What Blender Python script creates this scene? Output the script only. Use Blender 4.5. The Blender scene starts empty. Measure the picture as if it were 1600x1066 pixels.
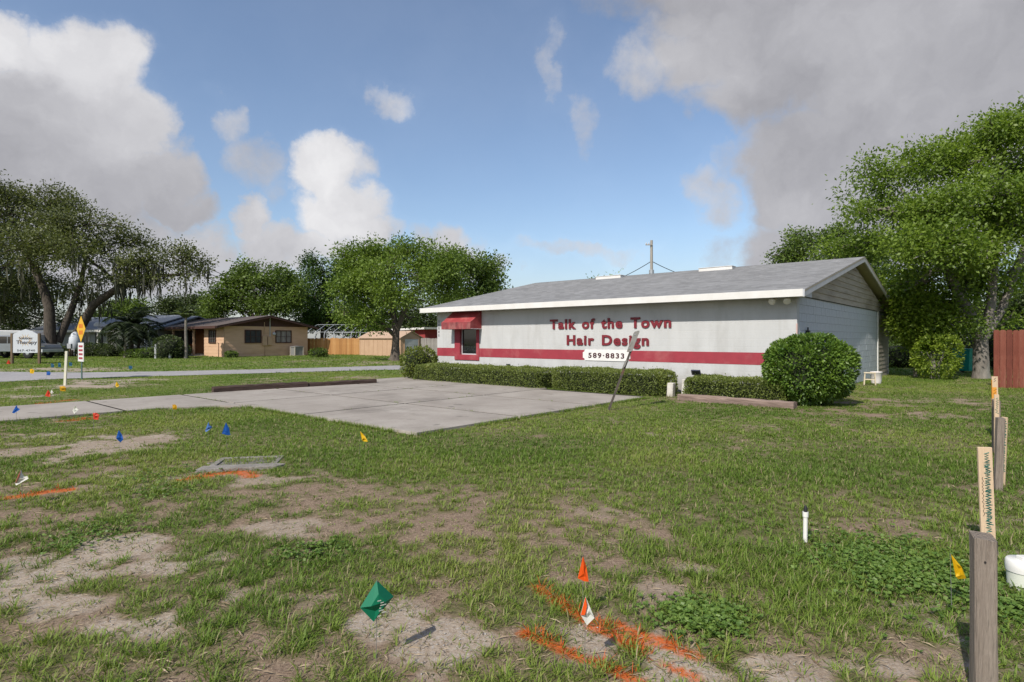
import bpy, math, random
import numpy as np
from mathutils import Vector, Matrix, Euler
R = math.radians
sc = bpy.context.scene
col = sc.collection
rnd = random.Random(7)

# ------------------------------------------------------------------ camera, light, exposure
FPX, CAMH, HY = 908.0, 1.43, 529.0            # focal length in photo pixels, eye height, horizon row
cam_d = bpy.data.cameras.new('camera')
cam_d.sensor_width = 36.0
cam_d.lens = 36.0 * FPX / 1600.0
cam_d.shift_y = -4.0 / 1600.0
cam_d.clip_start = 0.05
cam_d.clip_end = 3000.0
cam = bpy.data.objects.new('camera', cam_d)
cam.location = (0, 0, CAMH)
cam.rotation_euler = (R(90), 0, 0)
col.objects.link(cam)
sc.camera = cam
sc.view_settings.view_transform = 'Standard'
sc.view_settings.look = 'None'
sc.view_settings.exposure = 0.25
sc.view_settings.gamma = 1.0
sc.view_settings.use_curve_mapping = False
SUN_EL, SUN_AZ = 43.0, 213.7                   # sun behind the camera, to its left
sun_d = bpy.data.lights.new('sun', 'SUN')
sun_d.energy = 4.2
sun_d.angle = R(0.53)
sun_d.color = (1.0, 0.94, 0.85)
sun = bpy.data.objects.new('sun', sun_d)
tosun = Vector((math.sin(R(SUN_AZ)) * math.cos(R(SUN_EL)), math.cos(R(SUN_AZ)) * math.cos(R(SUN_EL)), math.sin(R(SUN_EL))))
sun.rotation_euler = tosun.to_track_quat('Z', 'Y').to_euler()
col.objects.link(sun)

def build_world():
    w = bpy.data.worlds.new('World')
    sc.world = w
    w.use_nodes = True
    nt = w.node_tree
    nt.nodes.clear()
    N, L = nt.nodes.new, nt.links.new
    out = N('ShaderNodeOutputWorld')
    sky = N('ShaderNodeTexSky')
    sky.sky_type = 'NISHITA'
    sky.sun_disc = False
    sky.sun_elevation = R(SUN_EL)
    sky.sun_rotation = R(SUN_AZ)
    sky.air_density = 1.0
    sky.dust_density = 1.0
    sky.ozone_density = 2.6
    bg_sky = N('ShaderNodeBackground')
    L(sky.outputs[0], bg_sky.inputs[0])
    bg_sky.inputs[1].default_value = 0.13
    tc = N('ShaderNodeTexCoord')
    D = tc.outputs['Generated']
    def math_(op, a, b=None, c=None, clamp=False):
        n = N('ShaderNodeMath'); n.operation = op; n.use_clamp = clamp
        for k, v in enumerate((a, b, c)):
            if v is None: continue
            if isinstance(v, (int, float)): n.inputs[k].default_value = v
            else: L(v, n.inputs[k])
        return n.outputs[0]
    def noise(vec, scale, detail=6, rough=0.55, colour=False):
        n = N('ShaderNodeTexNoise')
        n.inputs['Scale'].default_value = scale
        n.inputs['Detail'].default_value = detail
        n.inputs['Roughness'].default_value = rough
        L(vec, n.inputs['Vector'])
        return n.outputs['Color' if colour else 'Fac']
    # billowing: the direction is shifted by noise before the cloud bodies are looked up
    def vmath(op, a, b):
        n = N('ShaderNodeVectorMath'); n.operation = op
        L(a, n.inputs[0])
        if isinstance(b, (tuple, list)): n.inputs[1].default_value = b
        elif isinstance(b, (int, float)): n.inputs['Scale'].default_value = b
        else: L(b, n.inputs[1])
        return n.outputs[0]
    w1 = vmath('SCALE', vmath('SUBTRACT', noise(D, 5.0, 3, 0.5, True), (0.5, 0.5, 0.5)), 0.16)
    w2 = vmath('SCALE', vmath('SUBTRACT', noise(D, 17.0, 7, 0.62, True), (0.5, 0.5, 0.5)), 0.075)
    DW = vmath('ADD', vmath('ADD', D, w1), w2)
    # cloud bodies seen in the photograph: pixel centre and radii, density, brightness
    blobs = [
        (150, 100, 95, 85, 1.25, .88), (20, 62, 75, 70, 1.1, .84), (180, 190, 80, 85, 1.2, .78), (85, 200, 120, 120, 1.2, .72),
        (-60, 230, 170, 200, 1.3, .68), (60, 300, 190, 95, 1.3, .67), (210, 275, 85, 60, 1.1, .70), (255, 322, 70, 34, .9, .68),
        (-250, 150, 200, 260, 1.2, .645), (285, 385, 90, 52, .9, .78), (390, 425, 130, 50, .9, .75), (180, 400, 200, 90, 1.0, .69),
        (343, 205, 36, 42, .50, .78), (385, 262, 66, 55, .52, .74), (415, 300, 50, 40, .35, .72),
        (505, 275, 62, 48, 1.15, .86), (545, 335, 72, 58, 1.2, .84), (575, 372, 60, 40, .9, .76), (545, 258, 52, 34, .65, .78),
        (385, 345, 38, 32, .95, .78), (430, 378, 80, 36, .9, .76), (500, 390, 90, 36, .85, .76),
        (590, 146, 58, 36, .52, .80), (705, 390, 75, 42, .85, .80), (770, 425, 60, 24, .6, .78),
        (1190, 40, 170, 110, 1.2, .68), (1350, 80, 220, 130, 1.2, .69), (1540, 120, 260, 200, 1.3, .65), (1110, 95, 110, 80, .85, .72),
        (1020, 130, 62, 62, .58, .77), (1170, 150, 110, 75, .85, .62), (1310, 255, 170, 120, 1.2, .66), (1215, 290, 62, 72, .95, .70),
        (1260, 370, 110, 66, .95, .70), (1262, 372, 20, 20, .1, .60), (1105, 325, 46, 56, .55, .79), (1135, 270, 46, 46, .42, .76), (1130, 395, 60, 34, .4, .76),
        (900, 95, 30, 70, .40, .78), (922, 185, 36, 55, .42, .77), (905, 393, 130, 20, .45, .82), (1450, 300, 200, 160, 1.2, .645),
        (1750, 200, 260, 300, 1.3, .64), (1300, -120, 420, 150, 1.2, .58),
    ]
    acc_d = acc_b = None
    for (px, py, rx, ry, amp, br) in blobs:
        v = Vector(((px - 800) / FPX, 1.0, (HY - py) / FPX))
        cth = 1.0 / v.length
        v.normalize()
        right = Vector((v.y, -v.x, 0)).normalized()
        up = right.cross(v)
        m = Matrix((right, v, up)).transposed()
        mp = N('ShaderNodeMapping'); mp.vector_type = 'TEXTURE'
        mp.inputs['Location'].default_value = v
        mp.inputs['Rotation'].default_value = m.to_euler()
        mp.inputs['Scale'].default_value = (1.45 * rx / FPX * cth ** 1.6, 0.9, 1.45 * ry / FPX * cth ** 1.3)
        L(DW, mp.inputs['Vector'])
        ln = N('ShaderNodeVectorMath'); ln.operation = 'LENGTH'
        L(mp.outputs[0], ln.inputs[0])
        mr = N('ShaderNodeMapRange'); mr.interpolation_type = 'SMOOTHSTEP'
        L(ln.outputs['Value'], mr.inputs[0])
        mr.inputs[1].default_value = 0.15; mr.inputs[2].default_value = 1.0
        mr.inputs[3].default_value = amp; mr.inputs[4].default_value = 0.0
        f = mr.outputs[0]
        g = math_('POWER', f, 2.0)
        acc_d = f if acc_d is None else math_('MAXIMUM', acc_d, f)
        acc_b = (math_('MULTIPLY', g, br), g) if acc_b is None else (math_('MULTIPLY_ADD', g, br, acc_b[0]), math_('ADD', acc_b[1], g))
    # the rest of the sky carries on with the same broken cumulus
    sx = N('ShaderNodeSeparateXYZ'); L(D, sx.inputs[0])
    field = N('ShaderNodeMapRange'); field.interpolation_type = 'SMOOTHSTEP'
    L(noise(D, 2.6, 8, 0.58), field.inputs[0])
    field.inputs[1].default_value = 0.48; field.inputs[2].default_value = 0.66
    view = N('ShaderNodeMapRange'); view.interpolation_type = 'SMOOTHSTEP'
    L(sx.outputs['Y'], view.inputs[0])
    view.inputs[1].default_value = 0.55; view.inputs[2].default_value = 0.30
    fd = math_('MULTIPLY', field.outputs[0], view.outputs[0])
    dens = math_('MAXIMUM', acc_d, fd)
    fine = noise(D, 30.0, 8, 0.65)
    dens2 = math_('ADD', dens, math_('MULTIPLY', math_('SUBTRACT', fine, 0.5), 0.55))
    al = N('ShaderNodeMapRange'); al.interpolation_type = 'SMOOTHSTEP'
    L(dens2, al.inputs[0])
    al.inputs[1].default_value = 0.05; al.inputs[2].default_value = 0.80
    alpha = math_('MULTIPLY', al.outputs[0], math_('MINIMUM', math_('MULTIPLY', dens, 3.0), 1.0))
    below = N('ShaderNodeMapRange'); L(sx.outputs['Z'], below.inputs[0])
    below.inputs[1].default_value = -0.02; below.inputs[2].default_value = 0.03
    alpha = math_('MULTIPLY', alpha, below.outputs[0])
    haze = N('ShaderNodeMapRange'); haze.interpolation_type = 'SMOOTHSTEP'; L(sx.outputs['Z'], haze.inputs[0])
    haze.inputs[1].default_value = 0.26; haze.inputs[2].default_value = -0.02; haze.inputs[3].default_value = 0.0; haze.inputs[4].default_value = 0.50
    hz = math_('MULTIPLY', haze.outputs[0], math_('ADD', 0.55, math_('MULTIPLY', noise(D, 6.0, 4), 0.8)))
    hz = math_('MAXIMUM', hz, math_('MULTIPLY', noise(D, 1.7, 5), 0.17))
    alpha = math_('MAXIMUM', alpha, hz)
    acc_b = (math_('MULTIPLY_ADD', hz, 0.215, acc_b[0]), math_('MULTIPLY_ADD', hz, 0.30, acc_b[1]))
    br = math_('DIVIDE', math_('ADD', acc_b[0], math_('MULTIPLY', fd, 0.66)), math_('ADD', math_('ADD', acc_b[1], fd), 0.0005))
    # relief: billows brighten where the cloud thins towards the sun, up and to the left
    DL = vmath('ADD', DW, (-0.020, -0.006, 0.025))
    rel = math_('SUBTRACT', noise(DW, 7.0, 6, 0.52), noise(DL, 7.0, 6, 0.52))
    br = math_('ADD', br, math_('MULTIPLY', rel, 0.20))
    b2 = math_('ADD', br, math_('MULTIPLY', math_('SUBTRACT', noise(DW, 6.0, 5, 0.5), 0.5), 0.24))
    b3 = math_('POWER', math_('MAXIMUM', b2, 0.05), 2.2)
    tint = N('ShaderNodeMix'); tint.data_type = 'RGBA'
    L(math_('MULTIPLY', b2, 1.1, clamp=True), tint.inputs[0])
    tint.inputs[6].default_value = (0.935, 0.945, 1.17, 1); tint.inputs[7].default_value = (0.99, 0.985, 1.0, 1)
    bg_c = N('ShaderNodeBackground')
    L(tint.outputs[2], bg_c.inputs[0])
    L(math_('MULTIPLY', b3, 0.92), bg_c.inputs[1])
    mix = N('ShaderNodeMixShader')
    L(alpha, mix.inputs[0]); L(bg_sky.outputs[0], mix.inputs[1]); L(bg_c.outputs[0], mix.inputs[2])
    L(mix.outputs[0], out.inputs[0])
    w.cycles.sampling_method = 'MANUAL'
    w.cycles.sample_map_resolution = 1024
build_world()

# ------------------------------------------------------------------ helpers
def g(px, py, z=0.0):
    """ground point (or point at height z) under a photo pixel"""
    Y = FPX * (CAMH - z) / (py - HY)
    return Vector(((px - 800) / FPX * Y, Y, z))
def at(px, py, Y):
    return Vector(((px - 800) / FPX * Y, Y, CAMH - (py - HY) / FPX * Y))
C0 = Vector((6.66, 13.58, 0))                  # front right corner of the salon
ANG = R(-40.85)                                # its long axis
EX = Vector((math.cos(ANG), math.sin(ANG), 0)); EY = Vector((-math.sin(ANG), math.cos(ANG), 0))
def B(x, y, z=0.0):
    """salon frame -> world; x runs along the front wall to the right, y into the building"""
    return C0 + EX * x + EY * y + Vector((0, 0, z))
def st(X, Y):
    dx, dy = X - C0.x, Y - C0.y
    return dx * EX.x + dy * EX.y, dx * EY.x + dy * EY.y

_h = np.random.RandomState(5).rand(512, 512)
def vnoise(x, y):
    xi = np.floor(x).astype(int); yi = np.floor(y).astype(int)
    fx = x - xi; fy = y - yi
    fx = fx * fx * (3 - 2 * fx); fy = fy * fy * (3 - 2 * fy)
    a = _h[xi % 512, yi % 512]; b = _h[(xi + 1) % 512, yi % 512]
    c = _h[xi % 512, (yi + 1) % 512]; d = _h[(xi + 1) % 512, (yi + 1) % 512]
    return (a * (1 - fx) + b * fx) * (1 - fy) + (c * (1 - fx) + d * fx) * fy
def fbm(x, y, o=4, gain=.5):
    s = 0; amp = 1; tot = 0
    for k in range(o):
        s = s + amp * vnoise(x * 2 ** k + 17.3 * k, y * 2 ** k + 9.1 * k); tot += amp; amp *= gain
    return s / tot
def vnoise3(p):
    return (vnoise(p[:, 0] + 3.7 * np.floor(p[:, 2]), p[:, 1] + 1.3 * np.floor(p[:, 2])) * .5 + vnoise(p[:, 0] * .9 + 40, p[:, 2] + 9) * .25 + vnoise(p[:, 1] + 80, p[:, 2] + 31) * .25)

_mats = {}
def mat(name, c1, c2=None, scale=6.0, rough=0.8, bump=0.0, bscale=None, stretch=(1, 1, 1), metal=0.0, spec=0.3, c3=None, scale3=1.2, amt3=0.5, coat=0.0):
    if name in _mats: return _mats[name]
    m = bpy.data.materials.new(name); m.use_nodes = True
    nt = m.node_tree; p = nt.nodes['Principled BSDF']
    N, L = nt.nodes.new, nt.links.new
    p.inputs['Roughness'].default_value = rough; p.inputs['Metallic'].default_value = metal
    p.inputs['Specular IOR Level'].default_value = spec; p.inputs['Coat Weight'].default_value = coat
    if c2 is None: c2 = tuple(v * .8 for v in c1)
    tc = N('ShaderNodeTexCoord'); mp = N('ShaderNodeMapping'); mp.inputs['Scale'].default_value = stretch
    L(tc.outputs['Object'], mp.inputs[0])
    n = N('ShaderNodeTexNoise'); n.inputs['Scale'].default_value = scale; n.inputs['Detail'].default_value = 6; n.inputs['Roughness'].default_value = .62
    L(mp.outputs[0], n.inputs['Vector'])
    r = N('ShaderNodeMapRange'); L(n.outputs[0], r.inputs[0]); r.inputs[1].default_value = .33; r.inputs[2].default_value = .67
    mx = N('ShaderNodeMix'); mx.data_type = 'RGBA'; L(r.outputs[0], mx.inputs[0])
    mx.inputs[6].default_value = (*c1, 1); mx.inputs[7].default_value = (*c2, 1)
    o = mx.outputs[2]
    if c3 is not None:
        n3 = N('ShaderNodeTexNoise'); n3.inputs['Scale'].default_value = scale3; n3.inputs['Detail'].default_value = 7; n3.inputs['Roughness'].default_value = .68
        L(mp.outputs[0], n3.inputs['Vector'])
        r3 = N('ShaderNodeMapRange'); L(n3.outputs[0], r3.inputs[0]); r3.inputs[1].default_value = .5; r3.inputs[2].default_value = .72; r3.inputs[4].default_value = amt3
        m3 = N('ShaderNodeMix'); m3.data_type = 'RGBA'; L(r3.outputs[0], m3.inputs[0]); L(o, m3.inputs[6]); m3.inputs[7].default_value = (*c3, 1)
        o = m3.outputs[2]
    L(o, p.inputs['Base Color'])
    if bump:
        nb = N('ShaderNodeTexNoise'); nb.inputs['Scale'].default_value = bscale or scale * 4; nb.inputs['Detail'].default_value = 5
        L(mp.outputs[0], nb.inputs['Vector'])
        b = N('ShaderNodeBump'); b.inputs['Strength'].default_value = bump; b.inputs['Distance'].default_value = .02
        L(nb.outputs[0], b.inputs['Height']); L(b.outputs[0], p.inputs['Normal'])
    _mats[name] = m
    return m
def leafmat(name, dark, light, trans=0.35, gloss=0.35, third=None):
    """leaf tissue: each leaf picks its own shade between dark and light"""
    if name in _mats: return _mats[name]
    m = bpy.data.materials.new(name); m.use_nodes = True
    nt = m.node_tree; N, L = nt.nodes.new, nt.links.new
    p = nt.nodes['Principled BSDF']; out = nt.nodes['Material Output']
    a = N('ShaderNodeAttribute'); a.attribute_name = 'tint'
    cr = N('ShaderNodeValToRGB'); L(a.outputs['Fac'], cr.inputs[0])
    cr.color_ramp.elements[0].color = (*dark, 1); cr.color_ramp.elements[1].color = (*light, 1)
    cr.color_ramp.elements[1].position = .93
    if third: e = cr.color_ramp.elements.new(1.0); e.color = (*third, 1)
    L(cr.outputs[0], p.inputs['Base Color'])
    p.inputs['Roughness'].default_value = .5; p.inputs['Specular IOR Level'].default_value = gloss
    t = N('ShaderNodeBsdfTranslucent')
    hs = N('ShaderNodeMix'); hs.data_type = 'RGBA'; hs.blend_type = 'MULTIPLY'; hs.inputs[0].default_value = 1
    L(cr.outputs[0], hs.inputs[6]); hs.inputs[7].default_value = (1.5, 1.6, .7, 1); L(hs.outputs[2], t.inputs[0])
    mx = N('ShaderNodeMixShader'); mx.inputs[0].default_value = trans
    L(p.outputs[0], mx.inputs[1]); L(t.outputs[0], mx.inputs[2]); L(mx.outputs[0], out.inputs[0])
    _mats[name] = m
    return m

def npmesh(name, V, F, m=None, parent=None, tint=None, attrs=None, smooth=False):
    V = np.asarray(V, np.float32); F = np.asarray(F, np.int32)
    me = bpy.data.meshes.new(name)
    nf, k = F.shape
    me.vertices.add(len(V)); me.vertices.foreach_set('co', V.ravel())
    me.loops.add(nf * k); me.loops.foreach_set('vertex_index', F.ravel())
    me.polygons.add(nf); me.polygons.foreach_set('loop_start', np.arange(0, nf * k, k, dtype=np.int32))
    me.update(calc_edges=True)
    if tint is not None:
        me.attributes.new('tint', 'FLOAT', 'POINT').data.foreach_set('value', np.asarray(tint, np.float32))
    for kk, vv in (attrs or {}).items():
        me.attributes.new(kk, 'FLOAT', 'POINT').data.foreach_set('value', np.asarray(vv, np.float32))
    if smooth: me.polygons.foreach_set('use_smooth', np.ones(nf, bool))
    if m: me.materials.append(m)
    o = bpy.data.objects.new(name, me); col.objects.link(o)
    if parent: o.parent = parent
    return o

class MB:
    """collects solid shapes and links them as one mesh object"""
    def __init__(s): s.v = []; s.f = []; s.sm = []
    def add(s, vs, fs, smooth=False):
        b = len(s.v); s.v += [tuple(q) for q in vs]; s.f += [tuple(b + i for i in f) for f in fs]; s.sm += [smooth] * len(fs); return s
    def box(s, x0, x1, y0, y1, z0, z1):
        return s.add([(x0, y0, z0), (x1, y0, z0), (x1, y1, z0), (x0, y1, z0), (x0, y0, z1), (x1, y0, z1), (x1, y1, z1), (x0, y1, z1)],
                     [(0, 3, 2, 1), (4, 5, 6, 7), (0, 1, 5, 4), (1, 2, 6, 5), (2, 3, 7, 6), (3, 0, 4, 7)])
    def prism(s, poly, d):
        """closed outline (3-D points, one plane) pushed along the vector d"""
        n = len(poly); d = Vector(d)
        vs = [Vector(p) for p in poly] + [Vector(p) + d for p in poly]
        return s.add(vs, [tuple(range(n))[::-1], tuple(range(n, 2 * n))] + [(i, (i + 1) % n, n + (i + 1) % n, n + i) for i in range(n)])
    def tube(s, pts, rad, n=8, cap=True, smooth=True):
        pts = [Vector(p) for p in pts]
        if isinstance(rad, (int, float)): rad = [rad] * len(pts)
        vs = []; prev = None
        for i, p in enumerate(pts):
            t = (pts[min(i + 1, len(pts) - 1)] - pts[max(i - 1, 0)]).normalized()
            if prev is None:
                a = t.cross(Vector((0, 0, 1))) if abs(t.z) < .95 else t.cross(Vector((1, 0, 0)))
            else: a = prev - t * prev.dot(t)
            a.normalize(); prev = a; b = t.cross(a)
            vs += [p + (a * math.cos(2 * math.pi * k / n) + b * math.sin(2 * math.pi * k / n)) * rad[i] for k in range(n)]
        fs = [(i * n + k, i * n + (k + 1) % n, (i + 1) * n + (k + 1) % n, (i + 1) * n + k) for i in range(len(pts) - 1) for k in range(n)]
        s.add(vs, fs, smooth)
        if cap: 
            s.add(vs[:n], [tuple(range(n))[::-1]]); s.add(vs[-n:], [tuple(range(n))])
        return s
    def lathe(s, prof, cx=0, cy=0, n=20, smooth=True):
        vs = []; m = len(prof)
        for (r, z) in prof: vs += [(cx + r * math.cos(2 * math.pi * k / n), cy + r * math.sin(2 * math.pi * k / n), z) for k in range(n)]
        fs = [(i * n + k, i * n + (k + 1) % n, (i + 1) * n + (k + 1) % n, (i + 1) * n + k) for i in range(m - 1) for k in range(n)]
        s.add(vs, fs, smooth)
        s.add(vs[-n:], [tuple(range(n))]); s.add(vs[:n], [tuple(range(n))[::-1]])
        return s
    def build(s, name, m=None, parent=None, bevel=0.0):
        me = bpy.data.meshes.new(name); me.from_pydata(s.v, [], s.f); me.update()
        me.polygons.foreach_set('use_smooth', s.sm)
        if m: me.materials.append(m)
        o = bpy.data.objects.new(name, me); col.objects.link(o)
        if parent: o.parent = parent
        if bevel:
            b = o.modifiers.new('bevel', 'BEVEL'); b.width = bevel; b.segments = 2; b.limit_method = 'ANGLE'; b.angle_limit = R(40)
        return o
def dup(o, parent, loc=None, rot=None, scale=None):
    c = o.copy(); col.objects.link(c); c.parent = parent
    if loc is not None: c.location = loc
    if rot is not None: c.rotation_euler = rot
    if scale is not None: c.scale = scale
    return c
def tag(o, label=None, cat=None, group=None, kind=None):
    if label: o['label'] = label
    if cat: o['category'] = cat
    if group: o['group'] = group
    if kind: o['kind'] = kind
    return o
def thing(name, loc, rz, label, cat, group=None):
    o = bpy.data.objects.new(name, None); o.empty_display_size = .2
    o.location = loc; o.rotation_euler = (0, 0, rz); col.objects.link(o)
    return tag(o, label, cat, group)
def text_letters(s, x0, x1, z0, z1, y, m, parent, name='letter', depth=.03, bold=.02, spacing=1.1, ref='T', each=True):
    """raised letters in the plane y, spanning x0..x1, capitals from z0 to z1; every letter its own mesh"""
    def width(t):
        cu = bpy.data.curves.new('t', 'FONT'); cu.body = t; cu.offset = bold; cu.space_character = spacing; cu.space_word = 1.5
        cu.extrude = 0.0; cu.resolution_u = 4
        o = bpy.data.objects.new('t', cu); col.objects.link(o)
        bpy.context.view_layer.update()
        me = bpy.data.meshes.new_from_object(o.evaluated_get(bpy.context.evaluated_depsgraph_get()))
        bpy.data.objects.remove(o)
        xs = [v.co.x for v in me.vertices]; ys = [v.co.y for v in me.vertices]
        return (min(xs), max(xs), min(ys), max(ys)) if xs else (0, 0, 0, 0), me
    full, _ = width(s); cap, _ = width(ref)
    sx = (x1 - x0) / (full[1] - full[0]); sz = (z1 - z0) / (cap[3] - max(cap[2], -.03))
    out = []
    if not each:
        items = [(s, full)]
    else:
        items = []
        for i, ch in enumerate(s):
            if ch == ' ': continue
            pre, _ = width(s[:i + 1]); items.append((ch, pre))
    for ch, pre in items:
        bb, me = width(ch)
        dx = pre[1] - bb[1]
        import bmesh
        bm = bmesh.new(); bm.from_mesh(me)
        bmesh.ops.remove_doubles(bm, verts=bm.verts, dist=1e-5)
        if depth:
            r = bmesh.ops.extrude_face_region(bm, geom=bm.faces[:])
            for v in r['geom']:
                if isinstance(v, bmesh.types.BMVert): v.co.z -= 1.0
        for v in bm.verts:
            X, Z, W = v.co.x + dx - full[0], v.co.y, v.co.z
            v.co = (x0 + X * sx, y + (-depth if W > -.5 else 0.0), z0 + Z * sz)
        bmesh.ops.recalc_face_normals(bm, faces=bm.faces[:])
        for f_ in bm.faces: f_.smooth = False
        me2 = bpy.data.meshes.new(name); bm.to_mesh(me2); bm.free()
        me2.materials.append(m)
        o = bpy.data.objects.new(name, me2); col.objects.link(o); o.parent = parent
        out.append(o)
    return out

# ------------------------------------------------------------------ foliage
def leaf_quads(P, axis, size, rs, aspect=.5, fold=.12, up=.6):
    n = len(P)
    a = axis / np.linalg.norm(axis, axis=1, keepdims=True)
    r = rs.normal(size=(n, 3)) * (1 - up * .5); r[:, 2] += up
    w = np.cross(a, r); w /= (np.linalg.norm(w, axis=1, keepdims=True) + 1e-6)
    nn = np.cross(w, a)
    s = size[:, None]
    p0 = P; p2 = P + a * s; mid = P + a * s * .45
    p1 = mid + w * s * aspect * .5 + nn * s * fold; p3 = mid - w * s * aspect * .5 + nn * s * fold
    V = np.stack([p0, p1, p2, p3], 1).reshape(-1, 3)
    F = np.arange(4 * n).reshape(n, 4)
    return V, F
def leaf_obj(name, P, axis, size, rs, m, parent, aspect=.5, tint=None, up=.6):
    V, F = leaf_quads(P, axis, size, rs, aspect, up=up)
    t = rs.rand(len(P)) if tint is None else tint
    return npmesh(name, V, F, m, parent, tint=np.repeat(t, 4))
def clumps_in(lobes, n, rs, gap, gscale):
    vol = np.array([l[3] * l[4] * l[5] for l in lobes]) ** .75; vol /= vol.sum()
    k = rs.choice(len(lobes), n, p=vol)
    Lb = np.array(lobes)[k]
    d = rs.normal(size=(n, 3)); d /= np.linalg.norm(d, axis=1, keepdims=True)
    d *= (rs.rand(n) ** (1 / 2.6))[:, None]
    d[:, 2] = np.where(d[:, 2] < 0, d[:, 2] * .8, d[:, 2])
    c = Lb[:, :3] + d * Lb[:, 3:6]
    keep = vnoise3(c * gscale + 50) > gap
    return c[keep], k[keep]
def crown(name, lobes, nclump, nleaf, leaf, m, parent, seed, spread=.4, gap=.42, gscale=.9, aspect=.55, up=.6):
    rs = np.random.RandomState(seed)
    c, k = clumps_in(lobes, nclump, rs, gap, gscale)
    n = len(c)
    idx = np.repeat(np.arange(n), nleaf)
    off = rs.normal(size=(len(idx), 3)) * np.array([1, 1, .82]) * spread * .6
    P = c[idx] + off
    ax = off * 1.2 / spread + rs.normal(size=off.shape) * .7; ax[:, 2] -= .1
    size = leaf * (.65 + .7 * rs.rand(len(idx)))
    tint = np.clip(.42 * rs.rand(len(idx)) + .38 * rs.rand(n)[idx] + .34 * rs.rand(len(lobes))[k][idx] - .07, 0, 1)
    return leaf_obj(name, P, ax, size, rs, m, parent, aspect, tint, up), c, k
def limb_path(a, b, rs, n=6, sag=.12):
    a = Vector(a); b = Vector(b); L = (b - a).length
    pts = []
    for i in range(n + 1):
        t = i / n
        p = a.lerp(b, t)
        p += Vector((rs.normal(), rs.normal(), rs.normal())) * L * .035 * (1 if 0 < i < n else 0)
        p.z += math.sin(t * math.pi) * L * sag
        pts.append(p)
    return pts
BARK = mat('bark', (.095, .078, .064), (.042, .035, .028), 9, .95, .8, 22, (1, 1, .3))
BARK_PALE = mat('bark_pale', (.23, .205, .18), (.10, .09, .078), 7, .95, .7, 18, (1, 1, .4), c3=(.29, .30, .27), amt3=.6)
def tree(label, base, trunk, lobes, m, seed, group=None, leaf=.14, nclump=420, nleaf=24, spread=.45, gap=.40, gscale=.9, bark=None, twigs=90, aspect=.55, name='tree', tr=.25, limb_from=.55):
    """trunk: list of (dx,dy,z,r) lists (several stems allowed); lobes: (dx,dy,z,rx,ry,rz)"""
    rs = np.random.RandomState(seed)
    t = thing(name, base, 0, label, 'tree', group)
    mb = MB()
    stems = trunk if isinstance(trunk[0], list) else [trunk]
    for s in stems:
        pts = [(p[0], p[1], p[2]) for p in s]; rad = [p[3] for p in s]
        mb.tube(pts, rad, 10)
        # root flare
    sub = []
    for l in lobes:
        sub.append((l[0], l[1], l[2], l[3] * .80, l[4] * .85, l[5] * .80))
        for q in range(4):
            an = rs.rand() * 6.283; el = rs.uniform(-.5, 1.2); f = rs.uniform(.32, .55)
            sub.append((l[0] + l[3] * .85 * math.cos(an) * math.cos(el), l[1] + l[4] * .85 * math.sin(an) * math.cos(el), l[2] + l[5] * .85 * math.sin(el), l[3] * f, l[4] * f, l[5] * f * 1.1))
    lobes0, lobes = lobes, sub
    o, c, k = crown('crown', lobes, nclump, nleaf, leaf, m, t, seed + 1, spread, gap, gscale, aspect)
    for l in lobes0:
        lc = Vector(l[:3])
        best = min(((Vector(p[:3]) - lc).length + (3 if p[2] < s[-1][2] * limb_from else 0), i, j) for i, s in enumerate(stems) for j, p in enumerate(s))
        p = stems[best[1]][best[2]]
        pts = limb_path(p[:3], lc, rs)
        r0 = p[3] * .62
        mb.tube(pts, [r0 * (1 - .75 * i / 6) for i in range(7)], 7)
    for i in rs.permutation(len(c))[:twigs]:
        l = Vector(lobes0[k[i] // 5][:3])
        pts = limb_path(l, Vector(c[i]), rs, 4, .05)
        mb.tube(pts, [.05, .042, .034, .026, .014], 5, cap=False)
    mb.build('trunk', bark or BARK, t)
    return t, c
# ------------------------------------------------------------------ ground
PAINT = [([(838, 915), (880, 945), (915, 966), (960, 975), (1000, 990), (1092, 1022)], .045),
         ([(820, 985), (900, 1020), (945, 1035), (1005, 1062)], .035), ([(925, 978), (960, 990), (1005, 1012)], .04), ([(1035, 1032), (1060, 1042), (1088, 1052)], .03),
         ([(290, 748), (325, 742), (350, 737), (372, 733), (395, 742)], .10), ([(15, 776), (55, 772), (70, 768), (105, 765)], .09),
         ([(100, 657), (118, 656)], .10), ([(126, 653), (140, 654)], .09), ([(66, 630), (84, 629)], .14), ([(94, 626), (110, 625)], .12)]
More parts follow.
